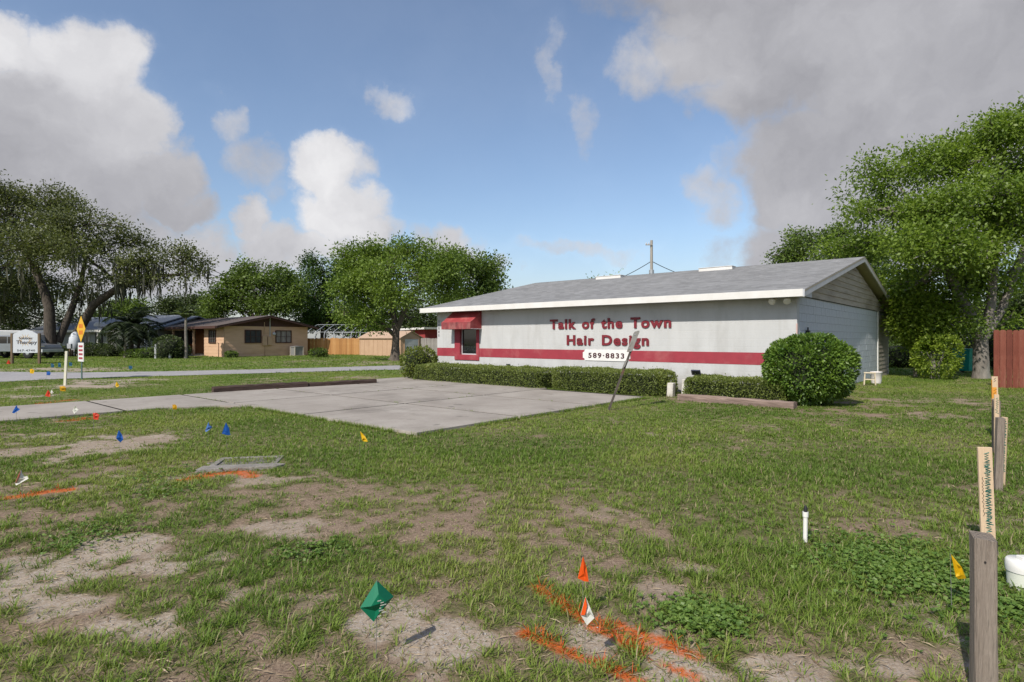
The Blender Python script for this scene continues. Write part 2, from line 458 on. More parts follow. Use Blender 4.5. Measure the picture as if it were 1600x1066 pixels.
# worn patches (photo pixel centre, radii in pixels, strength, sandiness)
BARE = [(30, 905, 80, 50, .75, .9), (180, 850, 60, 22, .7, .8), (320, 868, 60, 22, .6, .8), (240, 980, 90, 26, .5, .8), (695, 1000, 66, 30, .75, .9), (600, 965, 55, 26, .6, .8),
        (200, 690, 55, 14, .8, .7), (130, 690, 40, 12, .6, .7), (60, 682, 50, 12, .7, .7), (30, 705, 30, 8, .4, .5), (170, 700, 60, 14, .5, .6), (470, 940, 60, 24, .5, .3), (545, 825, 50, 14, .4, .2), (440, 825, 45, 14, .35, .6),
        (880, 950, 48, 22, .9, 1.0), (960, 985, 70, 22, .5, .7), (1050, 1025, 60, 26, .8, 1.0), (1080, 1050, 70, 20, .9, 1.0), (1010, 925, 50, 18, .45, .4), (890, 900, 60, 20, .5, .1), (930, 800, 40, 12, .5, .3),
        (1100, 890, 40, 16, .5, .5), (1230, 1050, 90, 22, .85, .9), (1330, 1040, 80, 24, .55, .6), (1420, 1000, 60, 20, .4, .2), (1380, 815, 90, 12, .5, .1), (1330, 835, 60, 14, .45, .1), (1440, 838, 50, 12, .4, .1),
        (390, 745, 70, 10, .4, .5), (520, 770, 50, 9, .2, .1), (470, 715, 40, 8, .2, .3), (1390, 632, 70, 7, .55, .25), (1330, 645, 60, 7, .5, .1), (1450, 625, 60, 5, .5, .35), (1480, 650, 60, 6, .4, .3),
        (1020, 680, 20, 5, .5, .5), (1200, 665, 26, 4, .4, .3), (120, 603, 60, 4, .8, .9), (190, 594, 50, 3, .7, .9), (40, 607, 50, 3, .7, .9), (30, 618, 60, 3, .5, .8), (560, 588, 60, 3, .4, .4), (470, 590, 60, 2.5, .4, .4),
        (60, 577, 90, 3, 1., .9), (140, 579, 60, 2.5, .8, .8), (600, 567, 60, 4, .6, .5), (480, 564, 60, 3, .5, .3), (700, 830, 60, 16, .3, .1), (1180, 700, 60, 8, .3, .2), (800, 770, 60, 10, .3, .1), (370, 930, 50, 16, .4, .5), (100, 940, 60, 20, .4, .7)]
LUSH = [(1240, 910, 130, 60, .8), (560, 650, 160, 22, .7), (420, 660, 180, 14, .7), (300, 690, 60, 10, .4), (120, 860, 90, 30, .5), (260, 900, 70, 40, .5), (640, 890, 120, 24, .4), (420, 990, 90, 30, .45), (760, 940, 60, 24, .4), (20, 720, 40, 14, .7), (1420, 880, 120, 50, .8), (1100, 960, 70, 26, .6), (880, 700, 500, 40, .3), (1150, 760, 200, 40, .3)]
def pix(X, Y):
    Yc = np.maximum(Y, .3)
    return 800 + FPX * X / Yc, HY + FPX * CAMH / Yc
def blob_px(X, Y, px, py, rx, ry, wob=None):
    c = g(px, py); ax = rx / FPX * c.y; ay = FPX * CAMH / (py - ry - HY) if py - ry > HY + 2 else 60
    ay2 = FPX * CAMH / (py + ry - HY); r_y = max((ay - ay2) / 2, .03)
    q = np.sqrt(((X - c.x) / ax) ** 2 + ((Y - (ay + ay2) / 2) / r_y) ** 2)
    if wob is not None: q = q + wob
    return np.clip(1.25 - q, 0, 1) ** .8
def paint_mask(X, Y):
    m = np.zeros_like(X)
    for pts, w in PAINT:
        P = [g(*p) for p in pts]
        for a, b in zip(P, P[1:]):
            dx, dy = b.x - a.x, b.y - a.y; L2 = dx * dx + dy * dy
            t = np.clip(((X - a.x) * dx + (Y - a.y) * dy) / L2, 0, 1)
            d = np.hypot(X - a.x - t * dx, Y - a.y - t * dy)
            m = np.maximum(m, np.clip(1.35 - d / w - .9 * (fbm(X * 9, Y * 9, 3) - .4), 0, 1))
    return m
def fields(X, Y):
    """grass cover, sandiness, paint at ground points"""
    n1 = fbm(X * 1.1 + 5, Y * 1.1 + 3, 4, .55); n2 = fbm(X * 3.4 + 60, Y * 3.4 + 20, 3); n3 = fbm(X * .32 + 9, Y * .32 + 70, 3)
    px, py = pix(X, Y)
    near = np.clip((7.5 - Y) / 5.0, 0, 1); left = np.clip((900 - px) / 900, 0, 1)
    base = .79 - .20 * near - .12 * left * np.clip((11 - Y) / 4, 0, 1)
    cov = base + .95 * (n1 - .5) + 1.05 * (n2 - .5) + .3 * (n3 - .5)
    cov = np.where(Y > 14, np.maximum(cov, .62 + .8 * (n1 - .5)), cov)
    n4 = fbm(X * 9 + 11, Y * 9 + 5, 3)
    wob = 1.9 * (n2 - .5) + 1.3 * (n1 - .5) + 1.3 * (n4 - .5)
    cov = cov + (.95 + .9 * near) * (n4 - .5)
    sand = np.clip((n3 - .50) * 3.5 + .25 * (left - .3) + .9 * (n1 - .5), 0, .8) * np.clip(1.3 - Y / 14, 0, 1)
    for (a, b, rx, ry, s, sd) in BARE:
        q = blob_px(X, Y, a, b, rx, ry, wob)
        s = s * (.55 + .45 * min(1, sd * 1.4)); q = q * np.clip(.35 + 1.3 * n4, 0, 1.1); cov = cov - 1.0 * s * q ** 1.2; sand = np.maximum(sand * (1 - q) , sd * np.minimum(q * 1.6, 1))
    for (a, b, rx, ry, s) in LUSH:
        cov = cov + .55 * s * blob_px(X, Y, a, b, rx, ry, wob)
    return np.clip(cov, 0, 1), np.clip(sand, 0, 1), paint_mask(X, Y)
def gz(X, Y):
    f = np.clip(1 - np.asarray(Y) / 30, 0, 1)
    return (.05 * (fbm(np.asarray(X) * .6 + 3, np.asarray(Y) * .6 + 8, 3) - .5) + .016 * (fbm(np.asarray(X) * 4 + 3, np.asarray(Y) * 4 + 1, 3) - .5)) * f - .012
def gzf(x, y): return float(gz(np.array([x]), np.array([y]))[0])

def spaced(lo, a, b, hi, d0, d1, gr=1.12):
    dense = list(np.arange(a, b, d0)); s = [dense[0]]; d = d0
    while s[-1] > lo: d = min(d * gr, d1 * 60); s.append(s[-1] - d)
    e = [dense[-1]]; d = d0
    while e[-1] < hi: d = min(d * gr, d1 * 60); e.append(e[-1] + d)
    return np.array(s[:0:-1] + dense + e[1:])
xs = spaced(-1500, -7.0, 5.5, 1500, .035, 1, 1.05); ys = spaced(-1500, 1.8, 9.5, 1500, .035, 1, 1.045)
GX, GY = np.meshgrid(xs, ys, indexing='ij')
gc, gs, gp = fields(GX, GY)
GZ = gz(GX, GY)
nx, ny = GX.shape
V = np.stack([GX, GY, GZ], -1).reshape(-1, 3)
ii = (np.arange(nx - 1)[:, None] * ny + np.arange(ny - 1)[None, :]).ravel()
F = np.stack([ii, ii + ny, ii + ny + 1, ii + 1], 1)
def ground_material():
    m = bpy.data.materials.new('lawn_soil'); m.use_nodes = True
    nt = m.node_tree; N, L = nt.nodes.new, nt.links.new
    p = nt.nodes['Principled BSDF']; p.inputs['Roughness'].default_value = .95; p.inputs['Specular IOR Level'].default_value = .1
    tc = N('ShaderNodeTexCoord'); O = tc.outputs['Object']
    def noise(s, d=6, r=.6):
        n = N('ShaderNodeTexNoise'); n.inputs['Scale'].default_value = s; n.inputs['Detail'].default_value = d; n.inputs['Roughness'].default_value = r; L(O, n.inputs['Vector']); return n.outputs[0]
    def rng(x, a, b, c=0, d=1):
        n = N('ShaderNodeMapRange'); L(x, n.inputs[0]); n.inputs[1].default_value = a; n.inputs[2].default_value = b; n.inputs[3].default_value = c; n.inputs[4].default_value = d; return n.outputs[0]
    def mix(f, a, b):
        n = N('ShaderNodeMix'); n.data_type = 'RGBA'
        L(f, n.inputs[0]) if not isinstance(f, float) else setattr(n.inputs[0], 'default_value', f)
        for k, v in ((6, a), (7, b)):
            if isinstance(v, tuple): n.inputs[k].default_value = (*v, 1)
            else: L(v, n.inputs[k])
        return n.outputs[2]
    def attr(nm):
        a = N('ShaderNodeAttribute'); a.attribute_name = nm; return a.outputs['Fac']
    # brown duff with bits of straw and grit
    duff = mix(rng(noise(55, 5, .7), .35, .65), (.14, .098, .070), (.29, .215, .155))
    st_ = N('ShaderNodeMapping'); st_.inputs['Scale'].default_value = (1, .22, 1); st_.inputs['Rotation'].default_value = (0, 0, .6); L(O, st_.inputs[0])
    v = N('ShaderNodeTexNoise'); v.inputs['Scale'].default_value = 170; v.inputs['Detail'].default_value = 2; L(st_.outputs[0], v.inputs['Vector'])
    duff = mix(rng(v.outputs[0], .60, .68, 0, .75), duff, (.42, .34, .24))
    sandc = mix(rng(noise(38, 6, .7), .35, .65), (.27, .21, .155), (.40, .335, .265))
    vo = N('ShaderNodeTexVoronoi'); vo.inputs['Scale'].default_value = 95; L(O, vo.inputs['Vector'])
    sandc = mix(rng(vo.outputs['Color'], .55, .95, 0, .55), sandc, (.44, .42, .40))
    sandc = mix(rng(noise(120, 3), .58, .66, 0, .6), sandc, (.16, .12, .09))
    soil = mix(rng(attr('sand'), .15, .75), duff, sandc)
    # thatch under the grass; beyond the built blades it carries the lawn
    th = mix(rng(noise(26, 6, .7), .35, .65), (.085, .078, .036), (.165, .14, .075))
    lawn = mix(rng(noise(.35, 5), .35, .65), (.10, .15, .026), (.145, .195, .048))
    sy = N('ShaderNodeSeparateXYZ'); L(O, sy.inputs[0])
    th = mix(rng(sy.outputs[1], 6, 20, .1, 1), th, lawn)
    cv = N('ShaderNodeMath'); cv.operation = 'ADD'; L(attr('cover'), cv.inputs[0]); L(rng(noise(60, 4, .7), .3, .7, -.22, .22), cv.inputs[1])
    c = mix(rng(cv.outputs[0], .22, .85), soil, th)
    pm = N('ShaderNodeMath'); pm.operation = 'MULTIPLY'; L(rng(attr('paint'), .1, .7, 0, .9), pm.inputs[0]); L(rng(noise(45, 5, .7),   .30, .54, .25, 1), pm.inputs[1])
    c = mix(pm.outputs[0], c, (.52, .11, .018))
    L(c, p.inputs['Base Color'])
    b = N('ShaderNodeBump'); b.inputs['Strength'].default_value = .7; b.inputs['Distance'].default_value = .012
    L(noise(70, 6, .7), b.inputs['Height']); L(b.outputs[0], p.inputs['Normal'])
    return m
ground = npmesh('ground', V, F, ground_material(), attrs={'cover': gc.ravel(), 'sand': gs.ravel(), 'paint': gp.ravel()}, smooth=True)
tag(ground, 'worn lawn of green grass, sand and brown soil with orange paint marks', 'ground', kind='structure')
del V, F, GX, GY, GZ

# ------------------------------------------------------------------ concrete, street
def concrete_material():
    m = bpy.data.materials.new('concrete'); m.use_nodes = True
    nt = m.node_tree; N, L = nt.nodes.new, nt.links.new; p = nt.nodes['Principled BSDF']; p.inputs['Roughness'].default_value = .92; p.inputs['Specular IOR Level'].default_value = .15
    O = N('ShaderNodeTexCoord').outputs['Object']
    def noise(s, d=6, r=.6, st_=None):
        v = O
        if st_: q = N('ShaderNodeMapping'); q.inputs['Scale'].default_value = st_; L(O, q.inputs[0]); v = q.outputs[0]
        n = N('ShaderNodeTexNoise'); n.inputs['Scale'].default_value = s; n.inputs['Detail'].default_value = d; n.inputs['Roughness'].default_value = r; L(v, n.inputs['Vector']); return n.outputs[0]
    def rng(x, a, b_, c=0, d=1):
        n = N('ShaderNodeMapRange'); L(x, n.inputs[0]); n.inputs[1].default_value = a; n.inputs[2].default_value = b_; n.inputs[3].default_value = c; n.inputs[4].default_value = d; return n.outputs[0]
    def mix(f, a, b_):
        n = N('ShaderNodeMix'); n.data_type = 'RGBA'; L(f, n.inputs[0])
        for k, v in ((6, a), (7, b_)):
            if isinstance(v, tuple): n.inputs[k].default_value = (*v, 1)
            else: L(v, n.inputs[k])
        return n.outputs[2]
    c = mix(rng(noise(.9, 7, .65), .32, .68), (.27, .24, .21), (.39, .355, .315))
    c = mix(rng(noise(26, 5, .75), .38, .62, 0, .35), c, (.24, .215, .19))
    c = mix(rng(noise(.42, 6, .7), .54, .72, 0, .65), c, (.13, .115, .10))
    c = mix(rng(noise(2.1, 3, .5), .66, .72, 0, .55), c, (.09, .08, .07))
    c = mix(rng(noise(1.2, 4, .6, (3.5, .16, 1)), .60, .70, 0, .3), c, (.14, .125, .11))
    L(c, p.inputs['Base Color'])
    b_ = N('ShaderNodeBump'); b_.inputs['Strength'].default_value = .35; b_.inputs['Distance'].default_value = .01; L(noise(70), b_.inputs['Height']); L(b_.outputs[0], p.inputs['Normal'])
    _mats['concrete'] = m
    return m
CONC = concrete_material()
pad = thing('parking_pad', tuple(C0), ANG, 'grey concrete parking pad and walk in front of the salon', 'parking pad'); pad['kind'] = 'structure'
MB().box(-11.85, -2.95, -8.95, -1.8, -.1, .024).box(-11.9, -9.25, -26, -8.95, -.1, .022).build('joint_soil', mat('joint_dark', (.035, .03, .022), (.02, .018, .014), 9, .95), pad)
def slab(poly, z=.03):
    m_ = MB(); m_.prism([(x, y, -.1) for x, y in poly], (0, 0, .1 + z)); return m_.build('slab', CONC, pad, bevel=.004)
xc = [-11.9, -9.0, -6.1, -2.85]; yr = [-9.05, -6.65, -4.2, -1.55]
j = .036
for a, b in zip(xc, xc[1:]):
    for c, d in zip(yr, yr[1:]):
        if a == -6.1 and d == -1.55: d = -2.0
        slab([(a + j, c + j), (b - j, c + j), (b - j, d - j), (a + j, d - j)], .031 - .003 * rnd.random())
slab([(-9.2, -9.06), (-9.2, -10.4), (-8.75, -9.45), (-8.2, -9.06)])
ydr = -9.05
for k, L_ in enumerate([1.95, 3.1, 3.0, 3.0, 3.0, 3.0]):
    slab([(-11.95 + j, ydr - L_ + j), (-9.2 - j, ydr - L_ + j), (-9.2 - j, ydr - j), (-11.95 + j, ydr - j)], .029 - .003 * rnd.random()); ydr -= L_
slab([(-12.9, -3.5), (-11.9 - j, -3.5), (-11.9 - j, -.6), (-12.9, -.6)], .028)
ASPH = mat('street_asphalt', (.36, .345, .345), (.28, .27, .27), 2.5, .95, .5, 90, c3=(.17, .165, .165), scale3=.22, amt3=.5)
near = [(-60, 4), (-30, 11.6), (-16.8, 19.1), (-15.9, 20.6), (-13.5, 22.0), (-12.4, 22.6), (-8.3, 25.2), (-4.9, 26.8), (4, 32.2), (20, 42), (90, 84)]
far = [(-70, 18), (-40, 21.4), (-22.7, 25.0), (-18.2, 24.4), (-15.1, 25.2), (-14.1, 25.7), (-11.8, 26.8), (-5.6, 31.1), (4, 37.2), (18, 47), (86, 90)]
V_ = [(x, y, .004) for x, y in near] + [(x, y, .004) for x, y in far]
n_ = len(near)
m_ = MB(); m_.add(V_, [(i, i + 1, n_ + i + 1, n_ + i) for i in range(n_ - 1)])
street = m_.build('street', ASPH); tag(street, 'pale grey asphalt side street crossing behind the lawn', 'street', kind='structure')
NEARL, FARL = np.array(near), np.array(far)
def on_street(X, Y, pad_=.12):
    s = np.argsort(NEARL[:, 0]); lo = np.interp(X, NEARL[:, 0], NEARL[:, 1]); hi = np.interp(X, FARL[:, 0], FARL[:, 1])
    e = pad_ * (1 + 3 * (fbm(X * 1.5, Y * 1.5, 2) - .5))
    return (Y > lo + e) & (Y < hi - e)

# ------------------------------------------------------------------ grass
def hard(X, Y, grow=0.0):
    """where nothing grows: paving, buildings"""
    x, y = st(X, Y)
    w = .10 * (fbm(X * 3, Y * 3, 2) - .5)
    r = lambda a, b, c, d: (x > a + grow + w) & (x < b - grow + w) & (y > c + grow + w) & (y < d - grow + w)
    b = r(-11.95, -2.85, -9.05, -1.7) | r(-11.95, -9.2, -40, -9.0) | r(-12.5, 0, 0, 12.8) | r(-12.9, -11.8, -3.5, -.6)
    b |= (x > -9.3) & (x < -8.2) & (y < -9.0) & (y > -10.4) & ((x + 9.2) * 1.34 < (y + 10.4))
    hx, hy = x - HO[0], y - HO[1]
    b |= (hx < 0) & (hx > -16) & (hy > 0) & (hy < 7)
    return b | on_street(X, Y)
HO = st(-22.2, 44.8)
rs = np.random.RandomState(11)
def grass_zone(y0, y1, dens, nb, hgt, wid, segs, xm):
    A = .5 * (y1 ** 2 - y0 ** 2) * .885 * 2 + 2 * xm * (y1 - y0)
    n = int(dens * A)
    Y = np.sqrt(rs.rand(n) * (y1 ** 2 - y0 ** 2) + y0 ** 2)
    X = (rs.rand(n) * 2 - 1) * (.885 * Y + xm)
    cov, sand, pnt = fields(X, Y)
    ht = fbm(X * .8 + 31, Y * .8 + 14, 3)
    ok = (rs.rand(n) < np.clip((cov - .16) * 1.75, .17 * (Y < 9), 1)) & ~hard(X, Y, -.02)
    X, Y, cov, pnt, ht = X[ok], Y[ok], cov[ok], pnt[ok], ht[ok]
    n = len(X); i = np.repeat(np.arange(n), nb); k = len(i)
    sz = hgt * np.clip(.55 + .7 * cov, .5, 1) * (.55 + .55 * rs.rand(n) + .75 * np.clip(ht - .45, 0, .4) * 2 + .25 * np.clip(cov - .6, 0, 1))
    far_ = np.clip((Y - 9) / 10, 0, 1)
    yaw = rs.rand(k) * 6.283; lean = (.5 + .95 * rs.rand(k))
    L = sz[i] * (.6 + .6 * rs.rand(k)); W = wid * (.7 + .6 * rs.rand(k))
    r0 = .035 * rs.rand(k)
    dx, dy = np.cos(yaw), np.sin(yaw)
    bx = X[i] + dx * r0; by = Y[i] + dy * r0; bz = gz(bx, by) - .004
    sx, sy = -dy * W * .5, dx * W * .5
    out = L * np.sin(lean) ; upz = L * np.cos(lean)
    pts = []
    if segs == 2:
        mx, my, mz = bx + dx * out * .38, by + dy * out * .38, bz + upz * .62
        tx, ty, tz = bx + dx * out, by + dy * out, bz + upz * .95
        Vv = np.stack([np.stack([bx - sx, by - sy, bz], 1), np.stack([bx + sx, by + sy, bz], 1),
                       np.stack([mx + sx * .9, my + sy * .9, mz], 1), np.stack([mx - sx * .9, my - sy * .9, mz], 1), np.stack([tx, ty, tz], 1)], 1).reshape(-1, 3)
        o = np.arange(k)[:, None] * 5
        Ff = np.concatenate([o + np.array([[0, 1, 2]]), o + np.array([[0, 2, 3]]), o + np.array([[3, 2, 4]])])
        kk = 5
    else:
        tx, ty, tz = bx + dx * out, by + dy * out, bz + upz
        Vv = np.stack([np.stack([bx - sx, by - sy, bz], 1), np.stack([bx + sx, by + sy, bz], 1), np.stack([tx, ty, tz], 1)], 1).reshape(-1, 3)
        Ff = np.arange(k * 3).reshape(k, 3); kk = 3
    hue = fbm(X * .5 + 2, Y * .5 + 90, 3)
    tint = np.clip(.42 + 1.1 * (hue[i] - .5) + .38 * (rs.rand(k) - .5) + .16 * (rs.rand(n)[i] - .5), 0, .86)
    straw = rs.rand(k) < (.09 + .30 * np.clip(.55 - cov[i], 0, .5))
    tint = np.where(straw, .93, tint)
    p = (pnt[i] > .35) & (rs.rand(k) < .44)
    tint = np.where(p, 1.0, tint)
    return Vv, Ff, np.repeat(tint, kk)
def grass_material():
    m = bpy.data.materials.new('grass_blade'); m.use_nodes = True
    nt = m.node_tree; N, L = nt.nodes.new, nt.links.new
    p = nt.nodes['Principled BSDF']; out = nt.nodes['Material Output']
    a = N('ShaderNodeAttribute'); a.attribute_name = 'tint'
    cr = N('ShaderNodeValToRGB'); L(a.outputs['Fac'], cr.inputs[0]); e = cr.color_ramp.elements
    e[0].position = 0; e[0].color = (.072, .130, .017, 1); e[1].position = 1; e[1].color = (.50, .11, .018, 1)
    for pos, c in ((.45, (.138, .215, .030)), (.86, (.235, .275, .06)), (.90, (.30, .25, .14)), (.965, (.34, .28, .17)), (.985, (.50, .11, .018))):
        q = e.new(pos); q.color = (*c, 1)
    L(cr.outputs[0], p.inputs['Base Color']); p.inputs['Roughness'].default_value = .55; p.inputs['Specular IOR Level'].default_value = .25
    t = N('ShaderNodeBsdfTranslucent'); hs = N('ShaderNodeMix'); hs.data_type = 'RGBA'; hs.blend_type = 'MULTIPLY'; hs.inputs[0].default_value = 1
    L(cr.outputs[0], hs.inputs[6]); hs.inputs[7].default_value = (1.3, 1.4, .7, 1); L(hs.outputs[2], t.inputs[0])
    mx = N('ShaderNodeMixShader'); mx.inputs[0].default_value = .3
    L(p.outputs[0], mx.inputs[1]); L(t.outputs[0], mx.inputs[2]); L(mx.outputs[0], out.inputs[0])
    return m
GRASS = grass_material()
zones = [(1.9, 4.2, 820, 9, .064, .0044, 2, 1.2), (4.2, 7.5, 620, 8, .058, .0055, 2, 1.5), (7.5, 13, 430, 6, .050, .0075, 2, 1.0), (13, 24, 210, 6, .062, .012, 1, 1.0), (24, 52, 34, 6, .09, .03, 1, 1.0)]
VV, FF, TT = [], [], []; off = 0
for z in zones:
    v_, f_, t_ = grass_zone(*z)
    VV.append(v_); FF.append(f_ + off); TT.append(t_); off += len(v_)
def edge_tufts():
    segs = [((-2.83, -9.07), (-2.83, -1.9), 60, 0), ((-8.2, -9.09), (-2.85, -9.09), 70, 0), ((-9.17, -26), (-9.17, -10.4), 40, 0), ((-11.98, -26), (-11.98, -8.4), 30, 0), ((-9.0, -9), (-9.0, -2), 5, .7), ((-6.1, -9), (-6.1, -2), 5, .7), ((-11.9, -6.65), (-2.85, -6.65), 4, .7), ((-11.9, -4.2), (-2.85, -4.2), 4, .7), ((-11.9, -9.05), (-9.2, -9.05), 8, .5), ((-9.17, -10.4), (-8.2, -9.09), 60, 0)]
    P = []
    for a, b_, dn, gap_ in segs:
        L_ = math.hypot(b_[0] - a[0], b_[1] - a[1]); n = int(L_ * dn); t = rs.rand(n)
        x = a[0] + (b_[0] - a[0]) * t + rs.normal(size=n) * (.02 if gap_ == 0 else .008); y = a[1] + (b_[1] - a[1]) * t + rs.normal(size=n) * (.02 if gap_ == 0 else .008)
        k_ = fbm(x * 1.6 + 7, y * 1.6 + 3, 2) > .42 + gap_ * .14
        P.append(np.stack([C0.x + EX.x * x + EY.x * y, C0.y + EX.y * x + EY.y * y, np.full(n, .018 if gap_ else -.01), np.full(n, .05 if gap_ else .085)], 1)[k_])
    P = np.concatenate(P); n = len(P); i = np.repeat(np.arange(n), 6); k_ = len(i); yaw = rs.rand(k_) * 6.283; ln = .3 + .8 * rs.rand(k_); L_ = P[i, 3] * (.5 + .8 * rs.rand(k_))
    b0 = P[i, :3] + np.stack([np.cos(yaw) * .012, np.sin(yaw) * .012, 0 * yaw], 1); s_ = np.stack([-np.sin(yaw), np.cos(yaw), 0 * yaw], 1) * .004
    tip = b0 + np.stack([np.cos(yaw) * np.sin(ln), np.sin(yaw) * np.sin(ln), np.cos(ln)], 1) * L_[:, None]
    V = np.stack([b0 - s_, b0 + s_, tip], 1).reshape(-1, 3); return V, np.arange(3 * k_).reshape(-1, 3), np.repeat(.2 + .6 * rs.rand(k_), 3)
v_, f_, t_ = edge_tufts(); VV.append(v_); FF.append(f_ + off); TT.append(t_)
grass = npmesh('grass', np.concatenate(VV), np.concatenate(FF), GRASS, tint=np.concatenate(TT))
tag(grass, 'patchy green grass growing in tufts over the whole lawn', 'grass', kind='stuff')
print('grass tris', sum(len(f) for f in FF))
del VV, FF, TT
# low broad-leaved weeds in patches
def weeds(spots):
    P, A, S, T = [], [], [], []
    for (px, py, rx, ry, n) in spots:
        c = g(px, py); ax = rx / FPX * c.y; ay = abs(g(px, py - ry).y - g(px, py + ry).y) / 2
        q = rs.normal(size=(n, 2)) * .5
        X = c.x + q[:, 0] * ax; Y = c.y + q[:, 1] * ay
        k = ~hard(X, Y, -.05); X, Y = X[k], Y[k]; n = len(X)
        i = np.repeat(np.arange(n), 4); yaw = rs.rand(len(i)) * 6.283
        P.append(np.stack([X[i], Y[i], gz(X, Y)[i] + .006 + .030 * rs.rand(n)[i]], 1))
        A.append(np.stack([np.cos(yaw), np.sin(yaw), .25 + .3 * rs.rand(len(i))], 1)); S.append(.015 + .016 * rs.rand(len(i))); T.append(rs.rand(len(i)))
    return leaf_obj('weeds', np.concatenate(P), np.concatenate(A), np.concatenate(S), rs, leafmat('weed_leaf', (.07, .14, .024), (.16, .24, .05), .25, .4), None, .75, np.concatenate(T), 1.0)
tag(weeds([(1420, 890, 130, 55, 2000), (1095, 965, 65, 28, 800), (490, 862, 60, 18, 160), (130, 840, 60, 26, 150), (1570, 950, 60, 50, 500), (250, 745, 60, 20, 120), (260, 770, 50, 16, 80)]),
    'low broad-leaved green weeds spreading in patches through the grass', 'weeds', kind='stuff')
# dead stems and pale grit lying on the bare soil
def litter(n=20000):
    Y = 1.9 + 9 * rs.rand(n) ** 1.7; X = (rs.rand(n) * 2 - 1) * (.9 * Y + .8)
    cov, sand, _ = fields(X, Y); k = (cov < .6) & ~hard(X, Y, -.05); X, Y, sand = X[k], Y[k], sand[k]; n = len(X)
    yaw = rs.rand(n) * 6.283
    P = np.stack([X, Y, gz(X, Y) + .003 + .006 * rs.rand(n)], 1); A = np.stack([np.cos(yaw), np.sin(yaw), .12 * rs.normal(size=n)], 1)
    return leaf_obj('straw_litter', P, A, .03 + .06 * rs.rand(n) ** 2, rs, leafmat('dead_straw', (.16, .11, .07), (.40, .32, .22), .1, .1), None, .09, None, 1.0)
tag(litter(), 'dead straw and stems lying on the bare soil', 'litter', kind='stuff')
def grit(n=5000):
    Y = 1.9 + 6 * rs.rand(n) ** 1.5; X = (rs.rand(n) * 2 - 1) * (.9 * Y + .8)
    cov, sand, _ = fields(X, Y); k = (sand > .45) & (cov < .6) & ~hard(X, Y, -.05); X, Y = X[k], Y[k]; n = len(X)
    s = .003 + .006 * rs.rand(n) ** 2.5
    base = np.array([(1, 0, 0), (0, 1, 0), (-1, 0, 0), (0, -1, 0), (0, 0, .5), (0, 0, -.4)], float)
    V = (base[None] * (s[:, None, None] * (.7 + .6 * rs.rand(n, 6, 1)))) + np.stack([X, Y, gz(X, Y) + .003], 1)[:, None]
    f = np.array([(0, 1, 4), (1, 2, 4), (2, 3, 4), (3, 0, 4), (1, 0, 5), (2, 1, 5), (3, 2, 5), (0, 3, 5)])
    return npmesh('gravel', V.reshape(-1, 3), (np.arange(n)[:, None, None] * 6 + f[None]).reshape(-1, 3), mat('grit_stone', (.42, .40, .37), (.24, .22, .20), 40, .9))
tag(grit(), 'pale gravel grit scattered over the sandy patches', 'gravel', kind='stuff')
# ------------------------------------------------------------------ the salon
def stucco_material():
    m = mat('stucco', (.495, .50, .50), (.45, .455, .455), 2.2, .9, .0, stretch=(1, 1, .35), c3=(.33, .325, .31), scale3=1.5, amt3=.5)
    nt = m.node_tree; N, L = nt.nodes.new, nt.links.new; p = nt.nodes['Principled BSDF']
    O = N('ShaderNodeTexCoord').outputs['Object']; src = p.inputs['Base Color'].links[0].from_socket
    sx = N('ShaderNodeSeparateXYZ'); L(O, sx.inputs[0])
    n = N('ShaderNodeTexNoise'); n.inputs['Scale'].default_value = 3.2; n.inputs['Detail'].default_value = 7; n.inputs['Roughness'].default_value = .7; L(O, n.inputs['Vector'])
    a = N('ShaderNodeMath'); a.operation = 'MULTIPLY_ADD'; L(n.outputs[0], a.inputs[0]); a.inputs[1].default_value = -1.1; L(sx.outputs[2], a.inputs[2])
    r = N('ShaderNodeMapRange'); L(a.outputs[0], r.inputs[0]); r.inputs[1].default_value = .05; r.inputs[2].default_value = -.5; r.inputs[3].default_value = 0; r.inputs[4].default_value = .65
    x = N('ShaderNodeMix'); x.data_type = 'RGBA'; L(r.outputs[0], x.inputs[0]); L(src, x.inputs[6]); x.inputs[7].default_value = (.21, .19, .16, 1)
    # rain streaks
    mp = N('ShaderNodeMapping'); mp.inputs['Scale'].default_value = (7, 7, .45); L(O, mp.inputs[0])
    s = N('ShaderNodeTexNoise'); s.inputs['Scale'].default_value = 1.0; s.inputs['Detail'].default_value = 4; L(mp.outputs[0], s.inputs['Vector'])
    rs_ = N('ShaderNodeMapRange'); L(s.outputs[0], rs_.inputs[0]); rs_.inputs[1].default_value = .56; rs_.inputs[2].default_value = .74; rs_.inputs[4].default_value = .22
    y = N('ShaderNodeMix'); y.data_type = 'RGBA'; L(rs_.outputs[0], y.inputs[0]); L(x.outputs[2], y.inputs[6]); y.inputs[7].default_value = (.33, .32, .30, 1)
    L(y.outputs[2], p.inputs['Base Color'])
    sw = N('ShaderNodeCombineXYZ'); L(sx.outputs[0], sw.inputs[0]); L(sx.outputs[2], sw.inputs[1])
    bk = N('ShaderNodeTexBrick'); bk.inputs['Scale'].default_value = 1; bk.inputs['Brick Width'].default_value = .406; bk.inputs['Row Height'].default_value = .2033; bk.inputs['Mortar Size'].default_value = .012; bk.inputs['Mortar Smooth'].default_value = .8; L(sw.outputs[0], bk.inputs['Vector'])
    b1 = N('ShaderNodeBump'); b1.invert = True; b1.inputs['Strength'].default_value = .22; b1.inputs['Distance'].default_value = .006; L(bk.outputs['Fac'], b1.inputs['Height'])
    f = N('ShaderNodeTexNoise'); f.inputs['Scale'].default_value = 120; L(O, f.inputs['Vector'])
    b2 = N('ShaderNodeBump'); b2.inputs['Strength'].default_value = .25; b2.inputs['Distance'].default_value = .02; L(f.outputs[0], b2.inputs['Height']); L(b1.outputs[0], b2.inputs['Normal']); L(b2.outputs[0], p.inputs['Normal'])
    return m
WALL = stucco_material()
